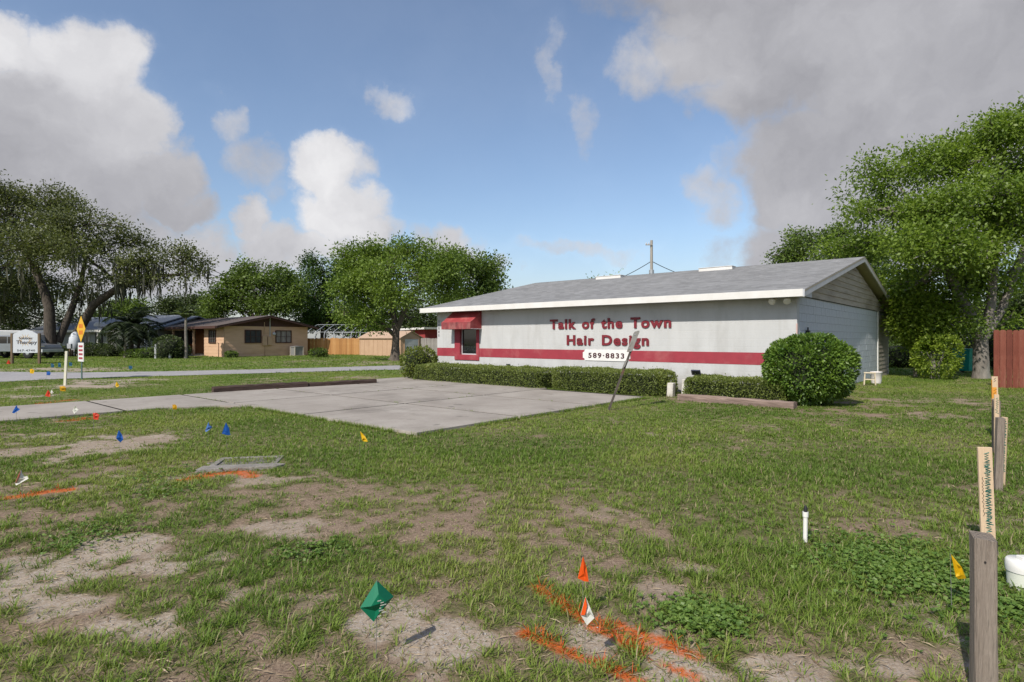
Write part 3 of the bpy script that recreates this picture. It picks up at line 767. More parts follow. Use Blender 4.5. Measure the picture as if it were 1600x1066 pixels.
BLOCKP = mat('painted_block', (.50, .53, .57), (.45, .48, .52), 3, .85, .4, 60, c3=(.44, .46, .48), scale3=.9, amt3=.5)
MORT = mat('block_joint', (.33, .34, .36), (.27, .28, .30), 9, .95)
RED = mat('red_paint', (.31, .040, .056), (.26, .034, .048), 4, .65, .1, c3=(.37, .12, .12), scale3=1.6, amt3=.6)
LRED = mat('letter_red', (.185, .016, .026), (.14, .013, .02), 5, .5, spec=.4)
WHITE = mat('white_trim', (.66, .65, .63), (.60, .59, .56), 3, .7, .1, c3=(.5, .48, .43), scale3=1.4, amt3=.35)
GREYT = mat('grey_trim', (.50, .51, .53), (.43, .44, .46), 3, .7, c3=(.3, .3, .3), scale3=2, amt3=.4)
BEIGE = mat('soffit_beige', (.42, .37, .29), (.35, .31, .24), 2, .8)
SIDING = mat('weathered_siding', (.43, .385, .32), (.32, .285, .235), 3, .9, .4, 20, (.25, .25, 1.6), c3=(.13, .11, .09), scale3=1.6, amt3=.7)
GLASS = mat('dark_glass', (.012, .014, .016), (.02, .022, .024), 2, .04, spec=.9)
BLACK = mat('black_plastic', (.015, .015, .017), (.025, .025, .027), 8, .5)
CREAM = mat('lamp_cream', (.70, .66, .55), (.6, .56, .46), 9, .5)
INT = mat('dim_interior', (.05, .045, .04), (.03, .028, .026), 3, .9)

salon = thing('hair_salon', tuple(C0), ANG, 'long single-storey white salon with a red stripe, red lettering and grey shingle roof', 'building')
WX0, WX1, WZ0, WZ1 = -11.26, -10.44, .85, 1.80
m_ = MB(); T_ = .2
m_.box(-12.5, WX0, 0, T_, -.1, 2.44).box(WX1, 0, 0, T_, -.1, 2.44).box(WX0, WX1, 0, T_, -.1, WZ0).box(WX0, WX1, 0, T_, WZ1, 2.44)
m_.box(-12.5, -12.3, T_, 12.6, -.1, 2.44).box(-12.3, 0, 12.6, 12.8, -.1, 2.44)
m_.prism([(-12.5, .0, 2.44), (-12.5, 12.8, 2.44), (-12.5, 6.4, 3.70)], (.2, 0, 0))
fw = m_.build('front_wall', WALL, salon)
MB().box(-12.2, -.3, .25, 12.5, 2.40, 2.43).build('ceiling', INT, salon)
# red stripe with a gap for the telephone plate, and the scalloped plate
def stripe(x0, x1, n0=False, n1=False):
    a, b = .785, 1.085; mid = (a + b) / 2
    pl = [(x0, a), (x1, a)] + ([(x1 - .10, mid)] if n1 else []) + [(x1, b), (x0, b)] + ([(x0 + .10, mid)] if n0 else [])
    MB().prism([(x, -.006, z) for x, z in pl][::-1], (0, .0055, 0)).build('stripe', RED, salon)
stripe(-12.5, -11.54); stripe(-10.31, -5.93); stripe(-4.42, -.004)
pl = []
for (cx, cz, a0, a1) in ((-5.97, .775, 90, 0), (-4.37, .775, 180, 90), (-4.37, 1.095, 270, 180), (-5.97, 1.095, 360, 270)):
    for k in range(6):
        a = R(a0 + (a1 - a0) * k / 5); pl.append((cx + .075 * math.cos(a), -.022, cz + .075 * math.sin(a)))
plate = MB().prism(pl, (0, .021, 0)).build('phone_plate', mat('plate_white', (.72, .71, .69), (.66, .65, .63), 4, .6), salon)
text_letters('589\u00b78833', -5.77, -4.56, .863, 1.012, -.0225, mat('digit_dark', (.07, .02, .025), (.05, .015, .02), 5, .5), plate, 'digit', .012, .018, 1.25, ref='8')
text_letters('Talk of the Town', -7.21, -3.13, 1.735, 2.035, -.012, LRED, salon, 'letter', .022, .035, 1.16)
text_letters('Hair Design', -6.56, -3.79, 1.245, 1.545, -.012, LRED, salon, 'letter', .022, .035, 1.16, ref='H')
NUMG = mat('number_grey', (.16, .16, .17), (.12, .12, .13), 9, .6)
for k in range(5):
    MB().box(-12.43, -12.385, -.010, -.002, 2.02 - k * .13, 2.11 - k * .13).build('house_number', NUMG, salon)
# window: red surround, white frame, pane, plants behind
fr = MB()
fr.box(-11.54, WX0, -.035, .0, .66, 2.0).box(WX1, -10.31, -.035, .0, .66, 2.0).box(WX0, WX1, -.035, 0, .66, WZ0).box(WX0, WX1, -.035, 0, WZ1, 2.0)
win = fr.build('window_surround', RED, salon, bevel=.006)
w_ = MB(); w_.box(WX0 + .004, WX0 + .035, .06, .10, WZ0 + .003, WZ1 - .003).box(WX1 - .035, WX1 - .004, .06, .10, WZ0 + .003, WZ1 - .003).box(WX0 + .035, WX1 - .035, .06, .10, WZ0 + .003, WZ0 + .04).box(WX0 + .035, WX1 - .035, .06, .10, WZ1 - .04, WZ1 - .003)
w_.build('window_frame', GREYT, win)
rv = MB(); rv.box(WX0, WX0 + .003, .0, .06, WZ0, WZ1).box(WX1 - .003, WX1, .0, .06, WZ0, WZ1).box(WX0, WX1, .0, .06, WZ0, WZ0 + .003)
rv.build('window_reveal', RED, win)
MB().box(WX0 + .03, WX1 - .03, .075, .083, WZ0 + .03, WZ1 - .03).build('pane', GLASS, win)
# awning
RAWN = mat('awning_vinyl', (.33, .055, .058), (.28, .042, .046), 3, .55, .15, c3=(.50, .20, .18), scale3=2.4, amt3=.5)
aw = MB()
a0, a1 = -11.66, -10.20
prof = [(0, 2.385), (-.42, 2.07), (-.55, 2.0), (-.55, 1.755)]
ptsL = [(a0, y - .002, z) for y, z in prof]; ptsR = [(a1, y - .002, z) for y, z in prof]
awn = thing('awning', (0, 0, 0), 0, None, None); awn.parent = salon
top = MB(); top.add(ptsL[:3] + ptsR[:3], [(0, 1, 4, 3), (1, 2, 5, 4)]); o = top.build('awning_top', RAWN, awn); o.modifiers.new('s', 'SOLIDIFY').thickness = .008
va = MB(); va.add([ptsL[2], ptsL[3], ptsR[3], ptsR[2]], [(0, 1, 2, 3)])
o = va.build('valance', mat('valance_vinyl', (.33, .06, .065), (.10, .035, .035), 5, .6, .2, stretch=(1, 1, .6), c3=(.40, .17, .15), scale3=3, amt3=.7), awn); o.modifiers.new('s', 'SOLIDIFY').thickness = .008
for P_ in (ptsL, ptsR):
    sd = MB(); sd.add(P_ + [(P_[0][0], -.002, 1.755)], [(0, 1, 2, 3, 4)]); o = sd.build('awning_side', RAWN, awn); o.modifiers.new('s', 'SOLIDIFY').thickness = .008

for x in (a0, a1): MB().tube([(x, -.01, 1.76), (x, -.54, 1.76)], .012, 6).build('awning_bar', GREYT, awn)

# side wall of painted concrete blocks, the 300 nearest as pieces
core = MB().box(-.19, -.014, .2, 10.5, -.1, 2.44).build('side_wall', MORT, salon)
bl, bh = .42, 2.44 / 12
bm0 = None
for r_ in range(12):
    for c_ in range(-1, 25):
        y0 = .204 + c_ * bl + (bl / 2 if r_ % 2 else 0); y1 = y0 + bl - .007
        y0 = max(y0, .204); y1 = min(y1, 10.49)
        if y1 - y0 < .06: continue
        full = abs((y1 - y0) - (bl - .007)) < 1e-4
        if full and bm0 is not None:
            dup(bm0, core, loc=(rnd.uniform(-.0015, .0015), y0, r_ * bh)); continue
        m2 = MB().box(-.013, .0, 0, y1 - y0, .003, bh - .004)
        o = m2.build('block', BLOCKP, core); o.location = (0, y0, r_ * bh)
        if full and bm0 is None: bm0 = o
MB().box(-.02, .012, -.012, .03, 1.45, 1.78).build('corner_patch', mat('pink_render', (.52, .38, .35), (.45, .33, .3), 8, .9), salon)
MB().box(.0, .03, 10.5, 10.62, -.02, 2.44).build('corner_board', WHITE, salon)
MB().box(.0, .09, .72, .82, 1.35, 1.62).tube([(.045, .77, 1.62), (.045, .77, 1.70)], .02, 8).build('meter_box', BLACK, salon, bevel=.008)
for k in range(15):
    z = -.02 + k * .155
    if z < 2.2: MB().prism([(.0, 10.62, z), (.022, 10.62, z), (.008, 10.62, z + .16), (0, 10.62, z + .16)], (0, 2.16, 0)).build('plank', SIDING, salon)
MB().box(-.2, -.001, 10.5, 12.8, -.1, 2.44).build('rear_wall', MORT, salon)
MB().box(.0, .03, 12.78, 12.86, -.02, 2.3).build('corner_board', WHITE, salon)
# gable siding, board over board
SL = .212; RY, RZ = 6.4, 2.53 + .212 * 6.9
def roof_z(y): return 2.53 + SL * (y + .5) if y <= RY else RZ - SL * (y - RY)
z = 2.445; k = 0
while z < 3.66:
    zb, zt = z, min(z + .168, 3.70)
    lim = lambda q: max(0.0, (3.72 - q) / SL)
    h0, h1 = min(lim(zb), 6.4), min(lim(zt), 6.4)
    if h0 > .15:
        m2 = MB(); a, b, c, d = (RY - h0, zb), (RY + h0, zb), (RY + h1, zt), (RY - h1, zt)
        x0, x1 = .034, .012
        m2.add([(x0, a[0], a[1]), (x0, b[0], b[1]), (x1, c[0], c[1]), (x1, d[0], d[1]), (-.05, a[0], a[1]), (-.05, b[0], b[1]), (-.05, c[0], c[1]), (-.05, d[0], d[1])],
               [(0, 1, 2, 3), (5, 4, 7, 6), (0, 4, 5, 1), (3, 2, 6, 7), (1, 5, 6, 2), (0, 3, 7, 4)])
        m2.build('plank', SIDING, salon)
    z += .163; k += 1
MB().box(-.06, .028, .0, 12.8, 2.425, 2.444).build('siding_shade_strip', mat('overhang_shade', (.05, .05, .05), (.04, .04, .04)), salon)  # dark strip stands in for the shade line under the siding overhang
# roof in overlapping courses
def shingle_material():
    m = bpy.data.materials.new('roof_shingle'); m.use_nodes = True
    nt = m.node_tree; N, L = nt.nodes.new, nt.links.new; p = nt.nodes['Principled BSDF']
    p.inputs['Roughness'].default_value = .95; p.inputs['Specular IOR Level'].default_value = .15
    tc = N('ShaderNodeTexCoord')
    br = N('ShaderNodeTexBrick'); br.inputs['Scale'].default_value = 1; br.inputs['Brick Width'].default_value = .2; br.inputs['Row Height'].default_value = .1372; br.inputs['Mortar Size'].default_value = .0
    br.offset = .37; br.inputs['Color1'].default_value = (.19, .193, .199, 1); br.inputs['Color2'].default_value = (.255, .258, .265, 1); L(tc.outputs['Object'], br.inputs['Vector'])
    n = N('ShaderNodeTexNoise'); n.inputs['Scale'].default_value = 1.1; n.inputs['Detail'].default_value = 8; n.inputs['Roughness'].default_value = .7; L(tc.outputs['Object'], n.inputs['Vector'])
    r = N('ShaderNodeMapRange'); L(n.outputs[0], r.inputs[0]); r.inputs[1].default_value = .3; r.inputs[2].default_value = .7; r.inputs[3].default_value = .86; r.inputs[4].default_value = 1.1
    mm = N('ShaderNodeMix'); mm.data_type = 'RGBA'; mm.blend_type = 'MULTIPLY'; mm.inputs[0].default_value = 1; L(br.outputs[0], mm.inputs[6]); L(r.outputs[0], mm.inputs[7]); L(mm.outputs[2], p.inputs['Base Color'])
    n2 = N('ShaderNodeTexNoise'); n2.inputs['Scale'].default_value = 90; L(tc.outputs['Object'], n2.inputs['Vector'])
    b = N('ShaderNodeBump'); b.inputs['Strength'].default_value = .4; b.inputs['Distance'].default_value = .01; L(n2.outputs[0], b.inputs['Height']); L(b.outputs[0], p.inputs['Normal'])
    return m
rx0, rx1 = -12.88, .30
rf = MB(); nrow = 50; dy = 6.9 / nrow
for k in range(nrow):
    y0 = -.5 + k * dy; y1 = y0 + dy + .012
    z0, z1 = roof_z(y0) + .014, roof_z(min(y1, RY)) + .004
    rf.add([(rx0, y0, z0 - .014), (rx1, y0, z0 - .014), (rx1, y0, z0), (rx0, y0, z0), (rx1, y1, z1), (rx0, y1, z1)], [(0, 1, 2, 3), (3, 2, 4, 5)])
for k in range(nrow):
    y0 = 13.3 - k * dy; y1 = y0 - dy - .012
    z0, z1 = roof_z(y0) + .014, roof_z(max(y1, RY)) + .004
    rf.add([(rx0, y0, z0 - .014), (rx1, y0, z0 - .014), (rx1, y0, z0), (rx0, y0, z0), (rx1, y1, z1), (rx0, y1, z1)], [(1, 0, 3, 2), (2, 3, 5, 4)])
roof = rf.build('roof', shingle_material(), salon)
deck = MB(); th = .045
for s_ in (0, 1):
    ya, yb = (-.5, RY) if s_ == 0 else (RY, 13.3)
    deck.add([(rx0, ya, roof_z(ya) - .003), (rx1, ya, roof_z(ya) - .003), (rx1, yb, roof_z(yb) - .003), (rx0, yb, roof_z(yb) - .003), (rx0, ya, roof_z(ya) - th), (rx1, ya, roof_z(ya) - th), (rx1, yb, roof_z(yb) - th), (rx0, yb, roof_z(yb) - th)],
             [(0, 1, 2, 3), (7, 6, 5, 4), (0, 4, 5, 1), (1, 5, 6, 2), (2, 6, 7, 3), (3, 7, 4, 0)])
deck.build('roof_deck', BEIGE, salon)
for xa, xb in ((-9.1, -7.95), (-4.75, -3.55)):
    v_ = MB(); y_ = 5.75; zz = roof_z(y_)
    v_.box(xa, xb, y_ - .18, y_ + .16, zz - .03, zz + .085)
    v_.box(xa - .015, xb + .015, y_ - .2, y_ + .18, zz + .085, zz + .105)
    v_.build('ridge_vent', WHITE, roof, bevel=.01)
MB().box(rx0, rx1 - .04, -.535, -.501, 2.375, 2.545).build('fascia', WHITE, salon, bevel=.004)
MB().box(rx0, rx1 - .05, -.50, -.002, 2.385, 2.40).build('soffit', mat('soffit_grey', (.40, .39, .36), (.34, .33, .3), 2, .8), salon)
for xx in (rx1 - .04, rx0):
    for ya, yb in ((-.535, RY), (RY, 13.3)):
        MB().prism([(xx, ya, roof_z(ya) - .155), (xx, yb, roof_z(yb) - .155), (xx, yb, roof_z(yb) + .004), (xx, ya, roof_z(ya) + .004)], (.038, 0, 0)).build('rake_board', GREYT if xx > 0 else WHITE, salon)
MB().prism([(rx1 - .05, -.53, 2.385), (rx1 - .05, .25, 2.385), (rx1 - .05, .25, roof_z(.25) - .05), (rx1 - .05, -.53, 2.50)], (.008, 0, 0)).build('eave_return', GREYT, salon)
# twin flood lamps under the eave
for x_, y_, az in ((-.42, -.25, -.6), (-.16, -.22, .5)):
    l_ = MB(); d_ = Vector((math.sin(az) * .5, -.75, -.5)).normalized(); p_ = Vector((x_, y_, 2.36))
    l_.tube([(x_, y_, 2.392), (x_, y_, 2.35)], .02, 8)
    l_.tube([p_ - d_ * .03, p_ + d_ * .03, p_ + d_ * .09, p_ + d_ * .14, p_ + d_ * .165], [.03, .045, .075, .085, .06], 12)
    l_.build('flood_lamp', CREAM, salon)

# ------------------------------------------------------------------ hedges and bushes round the salon
HEDGE = leafmat('hedge_leaf', (.075, .11, .024), (.23, .27, .07), .3, .4, (.24, .17, .08))
BUSHM = leafmat('camellia_leaf', (.040, .095, .012), (.15, .24, .03), .28, .6)
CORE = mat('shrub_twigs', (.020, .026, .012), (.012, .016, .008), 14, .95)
def shell(fn, n, rs, jit):
    """points and outward directions on a closed form given by fn(u,v)->(p,n)"""
    return fn(rs.rand(n), rs.rand(n), rs)
def hedge(label, x0, x1, y0, y1, h, n, seed, leaf=.04):
    rs_ = np.random.RandomState(seed)
    cx, cy = (x0 + x1) / 2, (y0 + y1) / 2
    t = thing('hedge', tuple(B(cx, cy)), ANG, label, 'hedge', 'clipped hedges along the salon front')
    hx, hy = (x1 - x0) / 2, (y1 - y0) / 2
    # rounded box: random directions projected on a superellipsoid
    d = rs_.normal(size=(n * 2, 3)); d[:, 2] = np.abs(d[:, 2])
    face = rs_.rand(n * 2)
    P = np.empty((n * 2, 3)); A = np.empty((n * 2, 3))
    u = rs_.rand(n * 2) * 2 - 1; v = rs_.rand(n * 2)
    at_, af = hx * 4 * hy, 2 * hx * h * 2
    ae = 2 * hy * h * 2
    w = np.array([at_, af, ae]); w /= w.sum(); k = rs_.choice(3, n * 2, p=w); sg = np.where(rs_.rand(n * 2) < .5, -1, 1)
    zz = np.zeros(n * 2)
    X = np.where(k == 2, sg, u); Yy = np.where(k == 0, v * 2 - 1, np.where(k == 1, sg, v * 2 - 1)); Z = np.where(k == 0, 1.0, rs_.rand(n * 2))
    # round the edges
    q = np.stack([X * hx, Yy * hy, (Z * 1.0) * h], 1)
    r = .16
    inner = np.stack([np.clip(q[:, 0], -hx + r, hx - r), np.clip(q[:, 1], -hy + r, hy - r), np.clip(q[:, 2], 0, h - r)], 1)
    dd = q - inner; L_ = np.linalg.norm(dd, axis=1, keepdims=True) + 1e-6; nrm = dd / L_
    P = inner + nrm * r
    lump = (fbm((P[:, 0] + P[:, 2]) * 2.2 + seed, (P[:, 1] + P[:, 2] * .6) * 2.2, 3) - .5) * .20
    P = P + nrm * (lump[:, None] - .07 * rs_.rand(n * 2)[:, None])
    keep = fbm(P[:, 0] * 5 + P[:, 2] * 3, P[:, 1] * 5 + P[:, 2] * 5 + seed, 2) > .34 * rs_.rand(n * 2)
    P, nrm = P[keep][:n], nrm[keep][:n]; n = len(P)
    spr = rs_.rand(n) < .012
    P[:, 2] += np.where(spr & (nrm[:, 2] > .5), .02 + .06 * rs_.rand(n), 0)
    A = nrm * .6 + rs_.normal(size=(n, 3)) * .6; A[:, 2] += .25
    tint = np.clip(.62 * rs_.rand(n) + .38 * fbm(P[:, 0] * 3 + 7, P[:, 2] * 3 + P[:, 1] * 3, 2) + .05 * nrm[:, 2], 0, 1)
    leaf_obj('foliage', P, A, leaf * (.7 + .7 * rs_.rand(n)), rs_, HEDGE, t, .6, tint, .5)
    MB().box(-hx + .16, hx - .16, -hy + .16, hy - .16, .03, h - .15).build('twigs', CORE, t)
    return t
hedge('long clipped hedge beneath the awning window of the salon', -11.75, -6.3, -1.85, -.75, .56, 26000, 3)
hedge('clipped hedge behind the leaning sign pole', -6.1, -2.72, -1.5, -.45, .60, 20000, 4)
hedge('low loose hedge behind the weathered landscape timber', -2.15, .15, -1.45, -.55, .52, 13000, 5, .042)
def ball(label, pos, rx, ry, h, n, seed, m, leaf, name='shrub', lobed=.12, low=.0, group=None, core=True, rz=ANG, stems=0):
    rs_ = np.random.RandomState(seed)
    t = thing(name, pos, rz, label, 'shrub', group)
    d = rs_.normal(size=(n, 3)); d /= np.linalg.norm(d, axis=1, keepdims=True)
    q = np.sign(d) * np.abs(d) ** .82; q /= np.maximum(1, np.linalg.norm(q, axis=1, keepdims=True) * .96)
    rr = 1 + lobed * 2 * (fbm(d[:, 0] * 2.6 + seed, d[:, 1] * 2.6 + d[:, 2] * 2.6, 3) - .5) - .16 * rs_.rand(n) ** 2
    P = q * rr[:, None] * np.array([rx, ry, h / 2]); P[:, 2] += h / 2 + low
    keep = (P[:, 2] > .03) & (fbm(P[:, 0] * 3.2 + P[:, 2] * 2.2 + 5, P[:, 1] * 3.2 + P[:, 2] * 3.2, 2) > .22 + .16 * rs_.rand(n))
    P, d = P[keep], d[keep]; n = len(P)
    A = d * .7 + rs_.normal(size=(n, 3)) * .55
    leaf_obj('foliage', P, A, leaf * (.7 + .6 * rs_.rand(n)), rs_, m, t, .55, np.clip(rs_.rand(n) * .75 + .5 * (fbm(P[:, 0] * 3, P[:, 2] * 3 + 8, 2) - .25), 0, 1), .7)
    c_ = MB()
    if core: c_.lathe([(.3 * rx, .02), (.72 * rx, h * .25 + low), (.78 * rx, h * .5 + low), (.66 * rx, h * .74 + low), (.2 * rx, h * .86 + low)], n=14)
    for k in range(stems):
        a = rs_.rand() * 6.28; c_.tube([(.12 * math.cos(a), .12 * math.sin(a), -.05), (.2 * rx * math.cos(a), .2 * rx * math.sin(a), h * .3 + low), (.6 * rx * math.cos(a), .6 * rx * math.sin(a), h * .6)], [.03, .024, .012], 6)
    if core or stems:
        o = c_.build('stems', CORE if core else BARK_PALE, t)
        if core: o.scale = (1, ry / rx, 1)
    return t
ball('big round dark green glossy bush at the right corner of the salon', tuple(B(.43, -.80)), 0.89, .80, 1.50, 19000, 21, BUSHM, .07, 'round_bush', .13)
ball('yellow-green bush at the left end of the long hedge', tuple(B(-12.15, -1.2)), .60, .6, 1.12, 3600, 22, leafmat('yellow_leaf', (.05, .085, .015), (.20, .23, .04), .25, .4), .07, 'shrub', .2)
# clumps of strappy leaves between the hedges and timber
# ------------------------------------------------------------------ small things along the wall
TIMB = mat('old_timber', (.30, .225, .19), (.17, .12, .10), 5, .95, .8, 14, (.25, 3, 3), c3=(.08, .055, .045), scale3=3, amt3=.7)
TIED = mat('dark_tie', (.085, .055, .045), (.045, .03, .026), 6, .95, .9, 16, (.3, 3, 3), c3=(.15, .11, .09), scale3=3, amt3=.5)
def timber(x0, y0, x1, y1, w, h, m, label, seed, z0=-.02):
    rs_ = np.random.RandomState(seed); a, b = B(x0, y0), B(x1, y1); d = b - a; L_ = d.length
    t = MB(); n = 14
    vs = []; fs = []
    for i in range(n + 1):
        x = L_ * i / n
        for (yy, zz) in ((-w / 2, 0), (w / 2, 0), (w / 2, h * .8), (w / 2 * .8, h), (-w / 2 * .8, h), (-w / 2, h * .8)):
            vs.append((x, yy + rs_.normal() * .006, zz + (rs_.normal() * .008 if zz > 0 else 0)))
    for i in range(n):
        for k in range(6): fs.append((i * 6 + k, (i + 1) * 6 + k, (i + 1) * 6 + (k + 1) % 6, i * 6 + (k + 1) % 6))
    fs += [tuple(range(6)), tuple(range(n * 6, n * 6 + 6))[::-1]]
    t.add(vs, fs); o = t.build('landscape_timber', m); o.location = (a.x, a.y, z0); o.rotation_euler = (0, 0, math.atan2(d.y, d.x))
    return tag(o, label, 'timber')
timber(-2.1, -1.75, .48, -1.95, .2, .16, TIMB, 'weathered brown landscape timber in front of the low hedge', 1)
timber(-12.03, -8.25, -11.72, -5.75, .2, .19, TIED, 'near half of the dark railway sleeper edging of the parking pad', 2)
timber(-11.70, -5.70, -11.45, -3.55, .19, .17, TIED, 'far half of the dark railway sleeper edging of the parking pad', 3)
DIRTY = mat('dirty_white', (.60, .58, .54), (.40, .37, .32), 5, .9, .3, 30, c3=(.18, .15, .12), scale3=3.5, amt3=.7)
for (x_, y_, w_, h_, lb) in ((-2.62, -1.12, .16, .36, 'stained white concrete stub nearest the middle hedge'), (-2.25, -1.02, .2, .46, 'taller stained white concrete stub beside the floodlight')):
    o = MB().prism([(-w_ / 2, -w_ / 2, 0), (w_ / 2, -w_ / 2, 0), (w_ / 2, w_ / 2, 0), (-w_ / 2, w_ / 2, 0)][::-1], (.02, 0, h_)).build('concrete_stub', DIRTY, bevel=.02); o.location = B(x_, y_, -.03); o.rotation_euler = (0, 0, ANG); tag(o, lb, 'concrete stub')
NAVY = mat('lamp_navy', (.035, .04, .06), (.05, .055, .08), 6, .45)
def floodlight(x, y, z, s, label):
    t = thing('floodlight', tuple(B(x, y)), ANG, label, 'floodlight')
    o = MB().box(-.5 * s, .5 * s, -.06 * s, .10 * s, -.32 * s, .32 * s).build('lamp_housing', NAVY, t, bevel=.02 * s); o.location = (0, 0, z); o.rotation_euler = (R(35), 0, R(8))
    o2 = MB().box(-.42 * s, .42 * s, -.072 * s, -.06 * s, -.26 * s, .26 * s).build('lens', GLASS, t); o2.location = (0, 0, z); o2.rotation_euler = (R(35), 0, R(8))
    MB().tube([(0, .04, -.05), (0, .03, z - .1 * s)], .015, 6).build('stake', BLACK, t)
floodlight(-2.02, -1.0, .60, .22, 'dark blue ground floodlight at the left end of the low hedge')
floodlight(-8.0, -1.1, .60, .14, 'small black ground floodlight poking from the long hedge')
# stool and bucket by the side wall
PLB = mat('stool_beige', (.60, .52, .38), (.52, .45, .33), 4, .6)
sp = g(1359, 601); t = thing('step_stool', (sp.x, sp.y, -.01), ANG + .2, 'small beige stool on the grass against the blue-white side wall', 'stool')
MB().box(-.16, .16, -.13, .13, .36, .39).build('seat', PLB, t, bevel=.01)
for sx in (-1, 1):
    for sy in (-1, 1): MB().tube([(sx * .15, sy * .12, 0), (sx * .13, sy * .10, .365)], .02, 6).build('leg', PLB, t)
for sy in (-1, 1): MB().box(-.14, .14, sy * .11 - .01, sy * .11 + .01, .16, .19).build('rung', PLB, t)
sp = g(1369, 598.5); t = thing('bucket', (sp.x, sp.y, -.01), 0, 'white plastic bucket with pink side standing behind the beige stool', 'bucket')
o = MB().lathe([(.135, 0), (.15, .1), (.165, .34), (.172, .345), (.172, .375), (.158, .375), (.13, .02)]).build('tub', mat('bucket_white', (.66, .62, .60), (.58, .54, .53), 3, .5), t)
hb = MB(); hb.tube([(.17 * math.cos(a), .05 + .02 * math.sin(a * 2), .34 - .16 * math.sin(a)) for a in np.linspace(0, math.pi, 9)], .005, 5); hb.build('handle', GREYT, t)
# ------------------------------------------------------------------ orange bungalow across the street
PEACH = mat('peach_siding', (.60, .395, .265), (.53, .345, .225), 3, .85, .2, 30, (.3, .3, 1.5), c3=(.30, .17, .10), scale3=1.2, amt3=.4)
PEACH2 = mat('tan_metal', (.48, .325, .215), (.43, .285, .185), 2, .7, c3=(.36, .23, .15), scale3=1.2, amt3=.4)
BROWN = mat('brown_panel', (.075, .038, .03), (.06, .03, .025), 3, .85)
ORNG = mat('shaded_recess_wall', (.33, .125, .045), (.27, .10, .036), 3, .85)  # orange-brown with the shade of the recess and porch put into the colour
BROOF = mat('brown_shingle', (.125, .10, .092), (.085, .07, .065), 7, .95, .5, 30, (1, 4, 1))
CURT = mat('curtain', (.30, .27, .25), (.16, .14, .13), 3, .8, stretch=(6, 6, 1))
WGL = mat('window_glass', (.03, .032, .036), (.06, .06, .066), 1.5, .12, spec=.6)
bun = thing('bungalow', (-22.2, 44.8, 0), ANG, 'low orange bungalow with dark brown gable and brown window frames', 'house')
MB().box(-3.7, -.02, .02, 7, -.1, 2.4).box(-14.5, -3.7, 2.2, 7, -.1, 2.4).build('wall', PEACH, bun)
for r_ in range(9):
    z0 = r_ * .268 - .02; z1 = z0 + .272
    MB().prism([(-.02, 0, z0), (.018, 0, z0), (.004, 0, z1), (-.02, 0, z1)], (0, 7.0, 0)).build('plank', PEACH, bun)
    MB().prism([(-3.73, .02, z0), (-3.73, -.016, z0), (-3.73, -.002, z1), (-3.73, .02, z1)][::-1], (3.72, 0, 0)).build('plank', PEACH, bun)
MB().box(-.02, .022, -.02, .02, -.1, 2.39).build('corner_board', PEACH2, bun)
MB().prism([(-.03, .0, 2.40), (-.03, 7.0, 2.40), (-.03, 7.0, 2.42), (-.03, 3.5, 3.17), (-.03, 0, 2.42)], (.05, 0, 0)).build('gable_panel', BROWN, bun)
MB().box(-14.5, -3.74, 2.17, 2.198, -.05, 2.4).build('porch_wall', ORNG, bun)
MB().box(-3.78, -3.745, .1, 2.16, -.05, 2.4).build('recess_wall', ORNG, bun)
rf = MB()
for ya, yb, s_ in ((-.7, 3.5, 1), (7.7, 3.5, 1)):
    za, zb = 2.31, 3.21
    rf.prism([(-15, ya, za), (-15, yb, zb), (-15, yb, zb + .1), (-15, ya, za + .1)], (15.55, 0, 0))
rf.build('roof', BROOF, bun)
MB().prism([(.5, -.72, 2.22), (.5, 3.5, 3.11), (.5, 3.5, 3.29), (.5, -.72, 2.40)], (.05, 0, 0)).prism([(.5, 7.72, 2.22), (.5, 3.5, 3.11), (.5, 3.5, 3.29), (.5, 7.72, 2.40)], (.05, 0, 0)).build('rake_board', BROWN, bun)
MB().box(-15, .5, -.75, -.705, 2.2, 2.39).build('fascia', BROWN, bun)
def far_window(par, a, b, z0, z1, axis, nv, m_pane, off=0.0, fm=None, nh=1):
    """window standing proud on a wall: axis 'y' on the plane x=off, axis 'x' on the plane y=off"""
    f = MB(); fm = fm or BROWN; w = .07
    def bx(m, p, q, r, s, d0, d1):
        if axis == 'y': m.box(off + d0, off + d1, p, q, r, s)
        else: m.box(p, q, off - d1, off - d0, r, s)
    for (p, q, r, s) in ((a, b, z0, z0 + w), (a, b, z1 - w, z1), (a, a + w, z0 + w, z1 - w), (b - w, b, z0 + w, z1 - w)): bx(f, p, q, r, s, .0, .06)
    for k in range(1, nv):
        x = a + (b - a) * k / nv; bx(f, x - .02, x + .02, z0 + w, z1 - w, .012, .05)
    for k in range(1, nh):
        z = z0 + (z1 - z0) * k / nh; bx(f, a + w, b - w, z - .015, z + .015, .014, .045)
    fo = f.build('window', fm, par)
    for k in range(nv):
        p = MB(); x0 = a + (b - a) * k / nv; x1 = a + (b - a) * (k + 1) / nv; bx(p, x0 + .01, x1 - .01, z0 + .02, z1 - .02, .0, .011 + .0005 * k); p.build('pane', m_pane, fo)
far_window(bun, 1.57, 2.92, 1.05, 2.12, 'y', 3, WGL, .019, nh=2)
far_window(bun, 4.1, 5.5, 1.05, 2.10, 'y', 3, CURT, .019, nh=2)
far_window(bun, -2.74, -1.4, 1.05, 2.10, 'x', 3, WGL, -.017, nh=3)
far_window(bun, -8.4, -7.3, .9, 2.05, 'x', 2, WGL, 2.165)
far_window(bun, -12.6, -11.2, .9, 2.05, 'x', 2, WGL, 2.165)
MB().box(-6.7, -5.8, 2.10, 2.165, -.02, 2.05).build('door', BROWN, bun)
for x_ in (-5.1, -9.6, -13.8): MB().box(x_ - .07, x_ + .07, -.35, -.21, -.05, 2.3).build('porch_post', PEACH2, bun)
